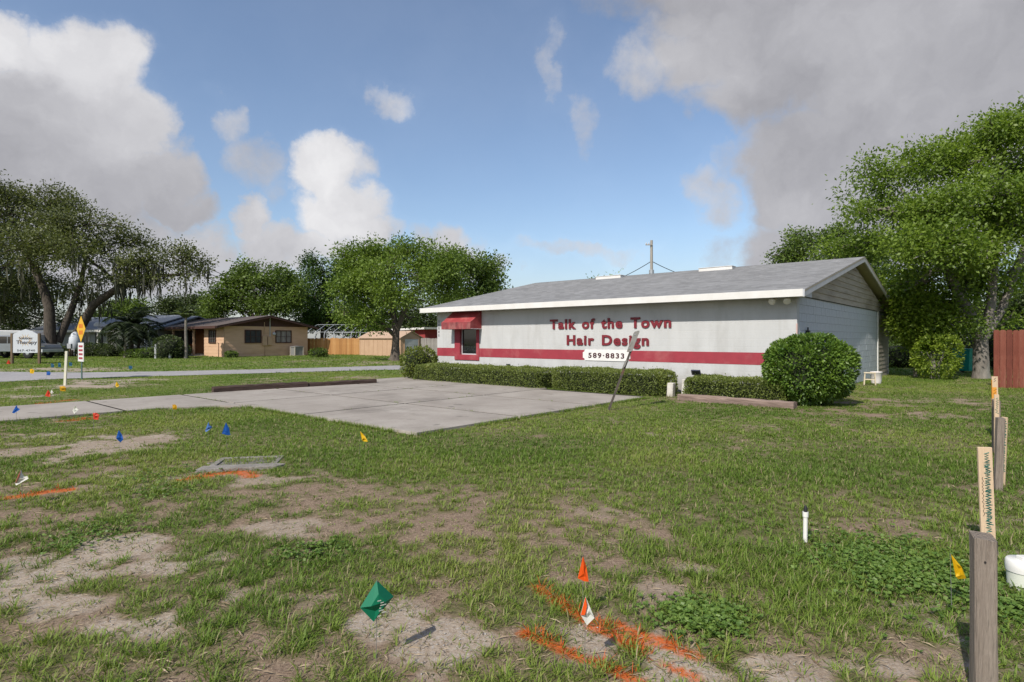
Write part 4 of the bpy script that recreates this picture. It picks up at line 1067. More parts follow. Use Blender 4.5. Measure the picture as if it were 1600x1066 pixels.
MB().box(-14.0, -5.0, -.34, -.22, 2.12, 2.30).build('porch_beam', PEACH2, bun)
MB().box(-14.4, -3.8, -.5, 2.16, -.05, .06).build('porch_floor', CONC, bun)
for a, b, z0, z1 in ((2.98, 3.36, .85, 1.66), (3.42, 3.78, .88, 1.60)):
    MB().box(.02, .16, a, b, z0, z1).build('electric_box', PEACH2, bun, bevel=.02)
MB().tube([(.08, 3.15, 1.66), (.08, 3.15, 2.75)], .03, 6).build('conduit', PEACH2, bun)
MB().tube([(.08, 3.62, 1.6), (.08, 3.62, 3.1), (.3, 3.55, 3.22)], .035, 6).build('service_mast', GREYT, bun)
MB().tube([(.05, 3.2, .85), (.05, 3.2, .0)], .025, 6).build('conduit', PEACH2, bun)
m2 = MB().lathe([(.09, -.06), (.13, -.04), (.13, .04), (.08, .07)], n=14).build('electric_meter', GREYT, bun); m2.location = (.12, 3.95, 1.82); m2.rotation_euler = (0, R(90), 0)
MB().tube([(-.9, -.04, .0), (-.9, -.04, 1.05), (-1.1, -.04, 1.08)], .02, 6).build('hose_pipe', BROWN, bun)
p_ = Vector((-22.2, 44.8, 0)) + EX * .75 + EY * 5.6
t = thing('air_conditioner', tuple(p_), ANG, 'grey outdoor air conditioner beside the orange bungalow wall', 'air conditioner')
ACM = mat('ac_grey', (.22, .22, .215), (.16, .16, .16), 12, .6, stretch=(1, 1, 8)); ACB = mat('ac_beige', (.45, .41, .35), (.4, .36, .3), 3, .6)
MB().box(-.36, .36, -.36, .36, .06, .70).build('coil_case', ACM, t)
for sx in (-1, 1):
    for sy in (-1, 1): MB().box(sx * .37 - .03, sx * .37 + .03, sy * .37 - .03, sy * .37 + .03, .05, .74).build('corner_post', ACB, t)
MB().box(-.4, .4, -.4, .4, .705, .78).lathe([(.30, .782), (.30, .80), (.05, .81)], n=18).build('top_grille', ACM, t)
MB().box(-.45, .45, -.45, .45, -.05, .05).build('base_pad', CONC, t)
# ------------------------------------------------------------------ grey house at the left
GWALL = mat('grey_house_wall', (.32, .33, .33), (.27, .28, .28), 3, .9)
GROOF = mat('grey_metal_roof', (.20, .22, .25), (.155, .17, .20), 4, .6, stretch=(1, 5, 1))
gh = thing('grey_house', (-31.4, 51.5, 0), R(-16), 'low grey house with grey roof and white trim half hidden by the dark palm', 'house')
MB().box(-14, 0, 0, 8, -.1, 2.3).build('wall', GWALL, gh)
gr = MB(); gr.prism([(-14.6, -.9, 2.12), (-14.6, 4, 3.45), (-14.6, 4, 3.57), (-14.6, -.9, 2.24)], (15.2, 0, 0)).prism([(-14.6, 8.9, 2.12), (-14.6, 4, 3.45), (-14.6, 4, 3.57), (-14.6, 8.9, 2.24)], (15.2, 0, 0)); gro = gr.build('roof', GROOF, gh)
MB().box(-14.6, .6, -.95, -.905, 2.0, 2.2).build('fascia', WHITE, gh)
MB().prism([(-6.2, -.6, 2.42), (-6.2, 3.6, 3.56), (-6.2, 3.6, 3.66), (-6.2, -.6, 2.52)], (6, 0, 0)).build('solar_panel', mat('solar_grey', (.16, .175, .20), (.13, .14, .165), 2, .35), gro)
MB().lathe([(.45, 2.55), (.45, 2.75), (.30, 2.95), (.05, 3.0)], cx=-7.6, cy=.7, n=14).build('roof_ventilator', WHITE, gro)
MB().prism([(.0, .01, 2.3), (.0, 7.99, 2.3), (.0, 4, 3.44)], (-.05, 0, 0)).build('gable_wall', GWALL, gh)
far_window(gh, -5.8, -4.6, .7, 2.0, 'x', 2, WGL, -.001, WHITE); far_window(gh, -9.4, -7.9, .7, 2.0, 'x', 3, WGL, -.001, WHITE); far_window(gh, -2.6, -1.4, .7, 2.0, 'x', 2, WGL, -.001, WHITE)
MB().box(-7.2, -6.3, -.05, -.001, 0, 2.02).build('door', BLACK, gh)
for x_ in (-10.5, -6.0, -3.6): MB().box(x_ - .06, x_ + .06, -.8, -.68, -.05, 2.12).build('porch_post', WHITE, gh)
# ------------------------------------------------------------------ shed, fences, frames, red building
sh = thing('garden_shed', (-8.9, 46.4, 0), ANG, 'tan metal shed with a pale grey roller door', 'shed')
MB().box(-5.6, -.0, 0, 2.2, -.1, 1.48).build('wall', PEACH2, sh)
MB().prism([(.0, 0, 1.48), (.0, 2.2, 1.48), (.0, 1.1, 1.98)], (-.06, 0, 0)).build('gable', PEACH2, sh)
s1 = MB(); s1.prism([(-5.7, -.12, 1.43), (-5.7, 1.1, 2.0), (-5.7, 1.1, 2.05), (-5.7, -.12, 1.48)], (5.8, 0, 0)).prism([(-5.7, 2.32, 1.43), (-5.7, 1.1, 2.0), (-5.7, 1.1, 2.05), (-5.7, 2.32, 1.48)], (5.8, 0, 0)); s1.build('roof', mat('tan_roof', (.46, .33, .235), (.40, .28, .2), 3, .7), sh)
for k in range(6):
    MB().box(.003, .03, .42, 1.82, -.02 + k * .235, .205 + k * .235).build('door_panel', mat('roller_door', (.50, .52, .53), (.45, .47, .48), 3, .6), sh)
MB().box(.0, .045, .34, .415, -.02, 1.42).box(.0, .045, 1.825, 1.9, -.02, 1.42).box(.0, .045, .34, 1.9, 1.42, 1.48).build('door_frame', PEACH2, sh)
for k in range(9): MB().box(-5.5 + k * .62, -5.46 + k * .62, -.02, 0, -.05, 1.44).build('wall_rib', PEACH2, sh)
def board_fence(label, a, b, h, w, m, group=None, gapw=.008, name='board_fence', rails=True, jag=.02, seed=1, thick=.02, cut=False):
    rs_ = np.random.RandomState(seed); a, b = Vector(a), Vector(b); d = b - a; L_ = d.length
    t = thing(name, tuple(a), math.atan2(d.y, d.x), label, 'fence', group)
    n = int(L_ / w); protos = []
    for k in range(3):
        if cut: m2 = MB().prism([(gapw / 2, 0, -.02), (w - gapw / 2, 0, -.02), (w - gapw / 2, 0, h - .03), (w - .03, 0, h), (.03, 0, h), (gapw / 2, 0, h - .03)], (0, thick, 0))
        else: m2 = MB().box(gapw / 2, w - gapw / 2, 0, thick, -.02, h)
        mm = m if not isinstance(m, list) else m[k % len(m)]
        o = m2.build('board', mm, t); o.location = (k * w, rs_.normal() * .004, 0); protos.append(o)
    for k in range(3, n): dup(protos[rs_.randint(3)], t, loc=(k * w, rs_.normal() * .004, rs_.normal() * jag), rot=(0, rs_.normal() * .004, 0))
    if rails:
        for z in (.25, h * .52, h - .25): MB().box(0, n * w, thick + .012, thick + .05, z - .04, z + .04).build('rail', protos and (m[0] if isinstance(m, list) else m), t)
        k = 0
        while k * 2.4 <= n * w: MB().box(k * 2.4, k * 2.4 + .09, thick + .05, thick + .14, -.3, h - .02).build('post', m[0] if isinstance(m, list) else m, t); k += 1
    return t
CED = [mat('cedar_board_%s' % q, c1, c2, 4, .85, .3, 20, (3, 3, .4)) for q, c1, c2 in (('mid', (.46, .235, .085), (.37, .18, .065)), ('pale', (.52, .28, .11), (.43, .22, .085)), ('deep', (.38, .185, .065), (.31, .15, .052)))]
board_fence('orange cedar board fence between the bungalow and the tan shed', (-18.4, 51.5, 0), (-12.6, 51.0, 0), 1.45, .15, CED, seed=3)
GREYB = mat('grey_board', (.30, .28, .26), (.22, .205, .19), 4, .9, .3, 20, (3, 3, .4))
board_fence('grey weathered picket fence by the red building', (-7.4, 47.2, 0), (-4.6, 44.9, 0), 1.45, .14, GREYB, seed=4, gapw=.02, cut=True)
REDW = [mat('red_board_%s' % q, c1, c2, 5, .85, .35, 20, (5, 5, .5), c3=c3, scale3=3, amt3=.6) for q, c1, c2, c3 in (('mid', (.17, .048, .030), (.13, .036, .023), (.23, .10, .065)), ('pale', (.20, .064, .042), (.155, .048, .032), (.26, .12, .085)), ('deep', (.14, .038, .025), (.105, .03, .02), (.20, .075, .05)))]
board_fence('red-brown stained privacy fence at the right edge of the lawn', (14.17, 17.1, 0), (17.6, 14.2, 0), 1.68, .142, REDW, seed=5, gapw=.006, jag=.006, cut=True)
GALV = mat('galvanised', (.48, .50, .52), (.40, .42, .44), 6, .4, metal=.6)
CPM = mat('dull_tube', (.34, .36, .38), (.28, .30, .32), 6, .5)
cp = thing('carport_frame', (-18.3, 54.6, 0), R(-4), 'bare galvanised carport frame of gabled hoops behind the orange fence', 'carport frame')
for k in range(7):
    x = k * .82
    MB().tube([(x, -2.4, -.1), (x, -2.4, 1.75), (x, -2.2, 2.05), (x, 0, 2.72), (x, 2.2, 2.05), (x, 2.4, 1.75), (x, 2.4, -.1)], .034, 6).build('hoop', CPM, cp)
for y_, z_ in ((0, 2.72), (-2.25, 2.0), (2.25, 2.0)): MB().tube([(0, y_, z_), (4.92, y_, z_)], .026, 6).build('purlin', CPM, cp)
rb = thing('red_building', (-8.0, 53.5, 0), ANG, 'red building with a white roof edge behind the picket fence', 'building')
MB().box(-.2, 0, 0, 9, -.1, 2.35).box(-4, -.2, 0, .2, -.1, 2.35).build('wall', mat('barn_red', (.30, .045, .045), (.25, .038, .038), 3, .8), rb)
MB().prism([(-5, -.5, 2.15), (.5, -.5, 2.28), (.5, -.5, 2.46), (-5, -.5, 2.33)], (0, 10, 0)).build('roof', WHITE, rb)
far_window(rb, 1.6, 2.9, 1.05, 1.75, 'y', 2, WGL, .001, WHITE)

# ------------------------------------------------------------------ vehicles and the therapy sign at the far left
VW = mat('van_white', (.40, .41, .43), (.35, .36, .38), 2, .35, coat=.3); SILV = mat('truck_silver', (.24, .26, .29), (.21, .225, .25), 2, .3, metal=.4, coat=.4); TYRE = mat('tyre', (.02, .02, .02), (.03, .03, .03), 9, .9)
def wheel(par, x, y, r, w=.22):
    o = MB().lathe([(r * .55, -w / 2), (r * .92, -w / 2), (r, -w / 4), (r, w / 4), (r * .92, w / 2), (r * .55, w / 2)], n=20).build('wheel', TYRE, par); o.location = (x, y, r); o.rotation_euler = (R(90), 0, 0)
    MB().lathe([(.05, -w / 2 - .01), (r * .55, -w / 2 + .01), (r * .55, w / 2 - .01), (.05, w / 2 + .01)], n=14).build('rim', GALV, o)
tr = thing('travel_trailer', (-39.8, 46.6, 0), R(6), 'white travel trailer parked behind the therapy sign', 'trailer')
pr = [(-2.9, .45), (2.2, .45), (2.5, .8), (2.3, 1.7), (1.9, 2.05), (-2.7, 2.1), (-2.95, 1.9)]
MB().prism([(x, -1.0, z) for x, z in pr], (0, 2.0, 0)).build('body', VW, tr, bevel=.06)
for a, b in ((-2.3, -1.3), (-.2, 1.2)): MB().box(a, b, -1.02, -.99, 1.0, 1.42).build('window', GLASS, tr, bevel=.02)
MB().box(-2.9, 2.3, -1.015, -.995, .72, .80).build('trim_stripe', GREYT, tr)
for y_ in (-.9, .9): wheel(tr, -.6, y_, .34)
MB().tube([(2.4, 0, .5), (3.2, 0, .5)], .05, 6).build('tow_bar', BLACK, tr)
tk = thing('pickup_truck', (-35.9, 42.2, 0), R(-4), 'silver-grey pickup truck parked in front of the white trailer', 'truck')
pr = [(-2.7, .48), (2.6, .48), (2.65, .75), (2.5, .98), (1.45, 1.06), (.75, 1.62), (-.55, 1.66), (-.75, 1.06), (-2.7, 1.04)]
MB().prism([(x, -.92, z) for x, z in pr], (0, 1.84, 0)).build('body', SILV, tk, bevel=.05)
MB().prism([(1.36, -.86, 1.08), (.76, -.80, 1.57), (.80, -.80, 1.60), (1.42, -.86, 1.09)][::-1], (0, 1.66, 0)).build('windscreen', GLASS, tk)
MB().prism([(1.25, -.935, 1.08), (.70, -.935, 1.55), (.16, -.935, 1.57), (.16, -.935, 1.08)], (0, .02, 0)).build('door_window', GLASS, tk)
MB().prism([(.08, -.935, 1.08), (.08, -.935, 1.57), (-.48, -.935, 1.57), (-.62, -.935, 1.08)], (0, .02, 0)).build('door_window', GLASS, tk)
for x_ in (-1.75, 1.65):
    for y_ in (-.84, .84): wheel(tk, x_, y_, .37)
MB().box(2.62, 2.75, -.9, .9, .45, .66).build('bumper', GREYT, tk, bevel=.02)
MB().box(-2.78, -2.68, -.9, .9, .45, .62).build('bumper', GREYT, tk, bevel=.02)
MB().box(2.50, 2.60, -.85, -.55, .74, .90).build('headlight', CREAM, tk, bevel=.02)
a, b = g(19, 568.5), g(61.5, 568.5)
sg = thing('shop_sign', (a.x, a.y, 0), math.atan2(b.y - a.y, b.x - a.x), 'white peaked sign with a sunburst on two brown posts across the street', 'sign')
L_ = (b - a).length
PW = mat('post_brown', (.16, .115, .075), (.115, .08, .052), 4, .9, .4, 16, (3, 3, .4))
for x_ in (0, L_): MB().box(x_ - .055, x_ + .055, -.055, .055, -.2, 1.72).build('post', PW, sg)
bd = MB().prism([(.06, -.03, .62), (L_ - .06, -.03, .62), (L_ - .06, -.03, 1.66), (L_ * .5 + .3, -.03, 1.86), (L_ * .5, -.03, 1.95), (L_ * .5 - .3, -.03, 1.86), (.06, -.03, 1.66)], (0, .05, 0)).build('sign_board', mat('sign_white', (.50, .52, .56), (.46, .48, .52), 2, .7), sg)
INK = mat('sign_ink', (.03, .03, .04), (.02, .02, .03), 3, .7); SUNY = mat('sunburst', (.45, .28, .06), (.38, .2, .05), 3, .7)
text_letters('Solutions', L_ * .27, L_ * .76, 1.38, 1.53, -.034, INK, bd, 'letter', .004, .012, 1.0, ref='S')
text_letters('Therapy', L_ * .17, L_ * .93, 1.12, 1.32, -.034, INK, bd, 'letter', .004, .012, 1.0)
text_letters('567-4740', L_ * .2, L_ * .86, .70, .81, -.034, INK, bd, 'digit', .004, .012, 1.15, ref='4')
for k in range(16):
    an = 2 * math.pi * k / 16; cx, cz = L_ * .5, 1.33
    r0, r1 = (.17, .40 if k % 2 else .33); c_, s_ = math.cos(an), math.sin(an)
    MB().prism([(cx + c_ * r0 * 1.25 - s_ * .022, -.0325, cz + s_ * r0 + c_ * .022), (cx + c_ * r0 * 1.25 + s_ * .022, -.0325, cz + s_ * r0 - c_ * .022), (cx + c_ * r1 * 1.25, -.0325, cz + s_ * r1)], (0, .002, 0)).build('sun_ray', SUNY, bd)
ut = g(117, 556); ut = at(118, 0, 47); t = thing('storage_tank', (ut.x, ut.y, 0), 0, 'rounded pale tank standing right of the oak trunk', 'tank')
MB().lathe([(.32, .5), (.42, .7), (.46, 1.1), (.42, 1.5), (.26, 1.85), (.08, 1.98)], n=18).build('shell', mat('tank_grey', (.55, .58, .62), (.48, .51, .55), 2, .5), t)
for k in range(4):
    an = k * math.pi / 2 + .4; MB().tube([(.34 * math.cos(an), .34 * math.sin(an), .58), (.38 * math.cos(an), .38 * math.sin(an), -.05)], .03, 6).build('leg', GREYT, t)
ub = g(108.5, 557); ub = at(109, 0, 46); t = thing('mailbox', (ub.x, ub.y, 0), 0, 'small white box on a post between the oak and the yellow sign', 'mailbox')
MB().box(-.16, .16, -.1, .1, .62, 1.02).build('box', VW, t, bevel=.03); MB().box(-.05, .05, -.05, .05, -.2, .62).build('post', PW, t)

# ------------------------------------------------------------------ trees
OAK = leafmat('live_oak_leaf', (.04, .052, .018), (.145, .165, .055), .25, .3)
DARKT = leafmat('dark_leaf', (.020, .035, .010), (.080, .110, .030), .22, .35)
MID = leafmat('mid_leaf', (.042, .078, .014), (.15, .215, .04), .28, .35)
BRIGHT = leafmat('laurel_leaf', (.055, .11, .012), (.215, .295, .042), .4, .45)
LIME = leafmat('lime_leaf', (.085, .15, .014), (.27, .34, .045), .42, .4)
def lobes_px(lst, bx, by, D, rz=.9):
    """lobes given as pixel centre/radii at distance D, turned into offsets from the tree's base"""
    k = D / FPX; base = at(bx, by, D); out = []
    for q in lst:
        px, py, rx, ry = q[:4]; dd = q[4] if len(q) > 4 else 0
        p = at(px, py, D + dd); out.append((p.x - base.x, dd, p.z, rx * k, rx * k * rz, ry * k))
    return out
D = 47.0; bx = 78; base = at(bx, 0, D); base.z = -.1; k = D / FPX
oak_l = lobes_px([(10, 335, 70, 42), (75, 318, 62, 34, 2), (140, 350, 55, 34), (-70, 370, 80, 60, 1), (40, 385, 80, 40, -3), (110, 390, 60, 36, -3), (165, 395, 50, 34, 1), (215, 375, 38, 26, 2), (225, 412, 40, 24, -1), (285, 410, 46, 26), (265, 436, 50, 16, -1), (310, 420, 26, 22), (170, 432, 46, 20, -2), (-10, 430, 60, 40, 2), (60, 440, 50, 26, 3), (30, 470, 44, 22, 4), (130, 462, 40, 22, 2), (-30, 475, 50, 30, 3), (-60, 300, 70, 34)], bx, 0, D)
tk1 = [(0, 0, 0, .62), (.05, 0, .5, .48), (0, 0, 2, .42), (-.2, .2, 4, .38), (-1.0, .4, 6, .30), (-2.2, .6, 8, .2)]
tk2 = [(1.2, .6, 0, .52), (1.35, .6, .6, .40), (1.9, .6, 2.2, .36), (3.2, .5, 4.3, .32), (5.4, .3, 5.7, .26), (8.2, .2, 6.6, .18), (10.8, .1, 6.7, .10)]
tk3 = [(.35, .4, 1.2, .30), (.9, .9, 3.5, .26), (1.6, 1.2, 6.0, .2), (2.0, 1.3, 8.6, .13)]
oak, oc = tree('broad dark live oak hung with grey moss at the left', base, [tk1, tk2, tk3], oak_l, OAK, 31, None, .20, 2900, 24, .55, .37, 1.1, twigs=260, limb_from=.35)
rs_ = np.random.RandomState(77)
low = oc[(oc[:, 2] < 8.2) & (oc[:, 2] > 3.8)]
sel = low[rs_.randint(len(low), size=300)]
sel = sel[fbm(sel[:, 0] * .5 + 4, sel[:, 1] * .3, 2) > .44]
P = []; A = []; S = []
for c_ in sel:
    for q in range(4):
        P.append(c_ + rs_.normal(size=3) * .18); A.append((rs_.normal() * .06, rs_.normal() * .06, -1)); S.append(.6 + 1.3 * rs_.rand())
leaf_obj('hanging_moss', np.array(P), np.array(A), np.array(S), rs_, leafmat('moss_grey', (.055, .056, .042), (.13, .13, .10), .2, .1), oak, .09, None, 0.0)
def simple(label, bx, D, lst, m, seed, group=None, trunk_r=.25, th=2.5, tx=0, nclump=380, nleaf=22, leaf=.17, spread=.55, gap=.38, gscale=.6, name='tree', bark=None, twigs=60):
    base = at(bx, 0, D); base.z = -.1
    lb = lobes_px(lst, bx, 0, D)
    tkk = [(0, 0, 0, trunk_r * 1.5), (0, 0, .4, trunk_r * 1.1), (tx * .4, 0, th * .6, trunk_r), (tx, 0, th, trunk_r * .85)]
    return tree(label, base, tkk, lb, m, seed, group, leaf * 1.3, int(nclump * 1.9), nleaf, spread, gap, gscale, bark, twigs, name=name, limb_from=.8)
BG = 'background trees beyond the houses'
simple('dark tree at the left edge behind the white trailer', -8, 56, [(-10, 440, 60, 50), (20, 470, 50, 34), (60, 490, 50, 30), (-60, 470, 60, 50), (100, 505, 36, 18), (20, 510, 50, 22)], DARKT, 41, BG, .3, 3, nclump=520)
simple('small leafy tree behind the grey house roof', 190, 62, [(185, 488, 26, 18), (165, 498, 22, 12), (212, 490, 24, 16), (140, 505, 20, 12)], MID, 42, BG, nclump=240, leaf=.2)
simple('rounded tree showing above the orange bungalow porch', 285, 68, [(285, 476, 36, 18), (255, 482, 22, 15), (318, 480, 26, 16), (300, 495, 50, 16)], DARKT, 43, BG, nclump=330, leaf=.2)
simple('spreading tree with pale spots behind the bungalow roof', 400, 58, [(395, 432, 36, 22), (365, 452, 30, 24), (430, 440, 38, 26), (345, 480, 26, 24), (400, 470, 60, 30), (452, 470, 30, 30), (350, 440, 14, 10), (325, 492, 20, 12)], MID, 44, BG, .3, 3.4, nclump=620, leaf=.2, gap=.36)
simple('dense dark green tree between the bungalow and the big roadside tree', 505, 63, [(500, 425, 36, 24), (535, 440, 36, 34), (490, 465, 44, 34), (478, 500, 36, 22), (530, 490, 46, 30), (560, 510, 40, 20)], leafmat('deep_green', (.024, .056, .010), (.09, .155, .028), .25, .35), 45, BG, .3, 3, nclump=640, leaf=.19, gap=.34)
simple('leafy tree rising behind the left end of the salon roof', 730, 50, [(735, 415, 40, 26), (765, 432, 26, 24), (705, 420, 34, 30), (745, 455, 44, 24), (700, 470, 40, 30)], MID, 46, BG, .25, 3, nclump=520, leaf=.18)
simple('shadowy trees behind the carport frame', 600, 66, [(560, 495, 60, 26), (640, 480, 60, 36), (690, 500, 50, 28), (510, 505, 40, 20), (600, 515, 80, 16), (660, 520, 60, 16)], DARKT, 47, BG, .3, 2.5, nclump=620, leaf=.22)
simple('treetop showing over the salon roof ridge', 950, 62, [(960, 430, 12, 7), (938, 434, 8, 5), (950, 445, 24, 12)], LIME, 48, BG, .2, 4, nclump=80, leaf=.2)
# big roadside tree
D = 37.9; bx = 617; base = at(bx, 0, D); base.z = -.05
rl = lobes_px([(600, 395, 42, 28, 0), (640, 390, 44, 24, 1), (560, 410, 30, 30, 0), (680, 415, 36, 30, 0), (600, 430, 60, 30, -2), (668, 432, 44, 22, 1), (560, 455, 34, 28, -1), (620, 462, 40, 24, -2.5), (700, 450, 30, 26, 1), (545, 490, 26, 22, 0), (575, 500, 24, 16, -1), (600, 492, 24, 14, 1), (645, 500, 22, 12, 2), (690, 490, 22, 18, 2)], bx, 0, D)
tree('big bushy roadside tree with a curved bare limb left of the salon', base, [[(0, 0, 0, .50), (.02, 0, .25, .34), (.05, 0, 1.0, .24), (.08, 0, 2.0, .22), (-.1, .1, 3.0, .18), (-.4, .2, 4.4, .13), (-.7, .2, 6.0, .08)], [(.08, 0, 1.9, .2), (.5, -.1, 2.9, .16), (.9, -.2, 4.0, .13), (1.5, -.3, 4.7, .11), (2.4, -.3, 5.1, .08), (3.2, -.2, 5.3, .05)], [(.05, 0, 1.6, .16), (-.7, -.3, 2.4, .12), (-1.7, -.5, 3.0, .08)]],
     rl, leafmat('road_tree_leaf', (.055, .105, .014), (.20, .275, .05), .32, .35, (.23, .27, .05)), 51, None, .165, 2200, 22, .50, .40, 1.0, mat('bark_road', (.14, .115, .095), (.06, .05, .042), 9, .95, .8, 22, (1, 1, .3)), 160, limb_from=.45)
# big oak at the right
D = 20.9; bx = 1533; base = at(bx, 0, D); base.z = -.05
rl = lobes_px([(1380, 275, 55, 34, 1), (1440, 250, 60, 30, 1), (1500, 262, 60, 36, 0), (1340, 330, 40, 30, 2), (1400, 330, 60, 34, 0), (1470, 320, 60, 34, -1), (1560, 215, 60, 36, 0), (1620, 190, 60, 40, 1), (1590, 270, 50, 40, 1), (1340, 385, 44, 28, 2), (1410, 390, 60, 30, -1), (1480, 385, 60, 34, -2), (1560, 360, 40, 30, 1), (1440, 440, 55, 30, 0), (1500, 450, 50, 34, .5), (1400, 450, 40, 36, 2), (1560, 430, 50, 40, 0), (1480, 500, 40, 24, 0), (1640, 300, 60, 60, 0), (1640, 430, 60, 60, 1), (1420, 495, 34, 24, 2), (1700, 250, 70, 60, 0), (1445, 475, 46, 28, 1.5), (1505, 492, 40, 26, 1.4), (1550, 470, 36, 26, 1), (1552, 300, 44, 40, -1.4), (1535, 395, 44, 40, -1.3), (1590, 350, 46, 40, -1), (1450, 380, 44, 34, .5), (1375, 300, 40, 30, 1), (1520, 330, 44, 34, .4), (1560, 500, 30, 26, .6)], bx, 0, D)
tree('tall bright green laurel oak with a pale thick trunk at the right', base, [[(0, 0, -.1, .32), (0, 0, .3, .255), (-.02, 0, 1.2, .235), (-.05, 0, 1.7, .25), (-.5, .1, 2.6, .2), (-1.1, .2, 4.0, .16), (-1.9, .3, 5.6, .1)], [(.08, 0, 1.5, .18), (.35, 0, 2.6, .15), (.45, 0, 4.2, .15), (.75, .1, 6.0, .11), (1.0, .2, 7.6, .06)], [(.12, .0, 1.5, .16), (.9, .2, 2.5, .13), (1.6, .3, 4.2, .12), (2.2, .3, 6.0, .08)]],
     rl, BRIGHT, 61, None, .122, 5600, 23, .42, .425, 1.3, BARK_PALE, 330, limb_from=.45)
simple('grey-green tree behind the salon ridge at the right', 1290, 42, [(1270, 378, 40, 26), (1225, 398, 24, 12), (1310, 400, 50, 30), (1255, 400, 36, 14), (1350, 420, 50, 50), (1320, 360, 24, 16)], MID, 62, BG, .3, 4, nclump=520, leaf=.15, spread=.42)
simple('slender light green tree behind the salon with a thin pale trunk', 1430, 21.3, [(1432, 468, 28, 32), (1420, 508, 20, 22), (1446, 500, 30, 26), (1450, 530, 22, 14), (1424, 436, 20, 26)], LIME, 63, None, .05, 2.2, nclump=560, leaf=.10, spread=.3, gscale=1.2, bark=BARK_PALE)
simple('shady trees behind the green bin and red fence', 1560, 33, [(1450, 530, 60, 40), (1530, 500, 60, 50), (1600, 480, 60, 60), (1500, 560, 50, 24), (1400, 560, 50, 26), (1640, 540, 50, 40), (1570, 545, 40, 26), (1380, 500, 30, 50)], DARKT, 64, BG, .25, 2, nclump=900, leaf=.14, spread=.4)
p = g(1462, 592); ball('leafy light green shrub with bare stems beside the pale oak trunk', (p.x, p.y, -.02), .74, .8, 1.62, 3600, 71, LIME, .095, 'leafy_shrub', .26, .05, stems=7, core=False)
for (px, py, D_, rx_, h_, sd, lb) in ((1405, 580, 29, 1.2, 1.3, 73, 'low sunlit shrub behind the far corner of the salon'), (150, 556, 47, 1.6, 1.1, 74, 'dark low shrub under the grey house windows'), (172, 557, 46.5, 1.3, .95, 75, 'second dark shrub under the grey house near the palm'), (232, 560, 43, 1.1, .75, 76, 'low green shrub in front of the bungalow porch'), (262, 561, 42, 1.2, 1.7, 77, 'tall leafy shrub beside the bungalow porch post'), (278, 561, 42.5, 1.0, 1.2, 78, 'round shrub just left of the thin pale palm'), (498, 558, 45, .75, .7, 79, 'small spiky green shrub before the cedar fence'), (362, 559, 43.5, .5, .5, 80, 'weedy clump at the base of the bungalow wall'), (92, 556, 46, .9, .9, 81, 'dark shrub between the two oak trunks'), (210, 560, 43.5, 1.0, .7, 82, 'low green shrub under the dark palm'), (1575, 575, 27, 1.5, 2.4, 83, 'dark bush rising behind the red fence')):
    p = at(px, 0, D_); ball(lb, (p.x, p.y, -.05), rx_, rx_ * .8, h_, int(900 * rx_ * h_ ** .5) + 300, sd, MID if sd in (76, 79, 80, 82, 73) else DARKT, .13, 'shrub', .25)
# palms
def palm(label, pos, h, nf, fl, m, seed, tr_, bark, leafw=.05, droop=.9, name='palm_tree', stem_pts=None, el=(-.3, 1.35), lf=.32):
    rs_ = np.random.RandomState(seed); t = thing(name, pos, 0, label, 'palm tree')
    mb = MB(); top = Vector((0, 0, h))
    mb.tube([(0, 0, -.1), (.02, 0, h * .3), (-.02, .02, h * .65), (0, 0, h)], [tr_ * 1.3, tr_, tr_ * .95, tr_ * .8], 9); mb.build('trunk', bark, t)
    for k in range(nf):
        az = 6.283 * k / nf + rs_.rand() * .5; e0 = el[0] + (el[1] - el[0]) * rs_.rand(); L_ = fl * (.75 + .4 * rs_.rand())
        pts = []; p = top.copy(); e = e0; n = 9
        for i in range(n + 1):
            pts.append(p.copy()); p = p + Vector((math.cos(az) * math.cos(e), math.sin(az) * math.cos(e), math.sin(e))) * (L_ / n); e -= droop / n * (1 + i * .2)
        P, A, S = [], [], []
        for i in range(1, n + 1):
            d = (pts[i] - pts[i - 1]).normalized(); sd = d.cross(Vector((0, 0, 1))).normalized()
            for q in range(3):
                for s_ in (-1, 1):
                    b_ = pts[i - 1].lerp(pts[i], q / 3); ax = d * .55 + sd * s_ * .8 + Vector((0, 0, -.15))
                    P.append(b_); A.append(ax); S.append(fl * lf * (1 - .5 * abs(i / n - .4)))
        o = leaf_obj('frond', np.array(P), np.array(A), np.array(S), rs_, m, t, leafw / (fl * lf) * 2, None, .8)
    return t
PALMD = leafmat('palm_dark', (.010, .018, .008), (.035, .052, .020), .2, .4); PALML = leafmat('palm_grey', (.07, .10, .055), (.17, .21, .11), .25, .3)
p = at(205, 0, 44); palm('dark bushy palm clump before the grey house', (p.x, p.y, 0), 2.4, 40, 2.4, PALMD, 91, .16, BARK, .055, 1.0)
p = at(216, 0, 44.6); palm('second dark palm leaning into the clump', (p.x, p.y, 0), 1.6, 26, 2.1, PALMD, 92, .12, BARK, .055, .9)
p = at(195, 0, 43); MBp = MB().tube([(0, 0, -.1), (.03, 0, 1.0), (.05, 0, 2.0)], [.1, .085, .08], 8).build('wooden_post', mat('post_pale', (.22, .19, .15), (.16, .14, .11), 5, .9)); MBp.location = (p.x, p.y, 0); tag(MBp, 'pale round post standing in front of the dark palm', 'post')
p = at(290.5, 0, 42); palm('thin pale palm with stiff grey-green fronds at the bungalow corner', (p.x, p.y, 0), 2.95, 26, 1.05, PALML, 93, .10, BARK_PALE, .075, .5, el=(.55, 1.5), lf=.36)
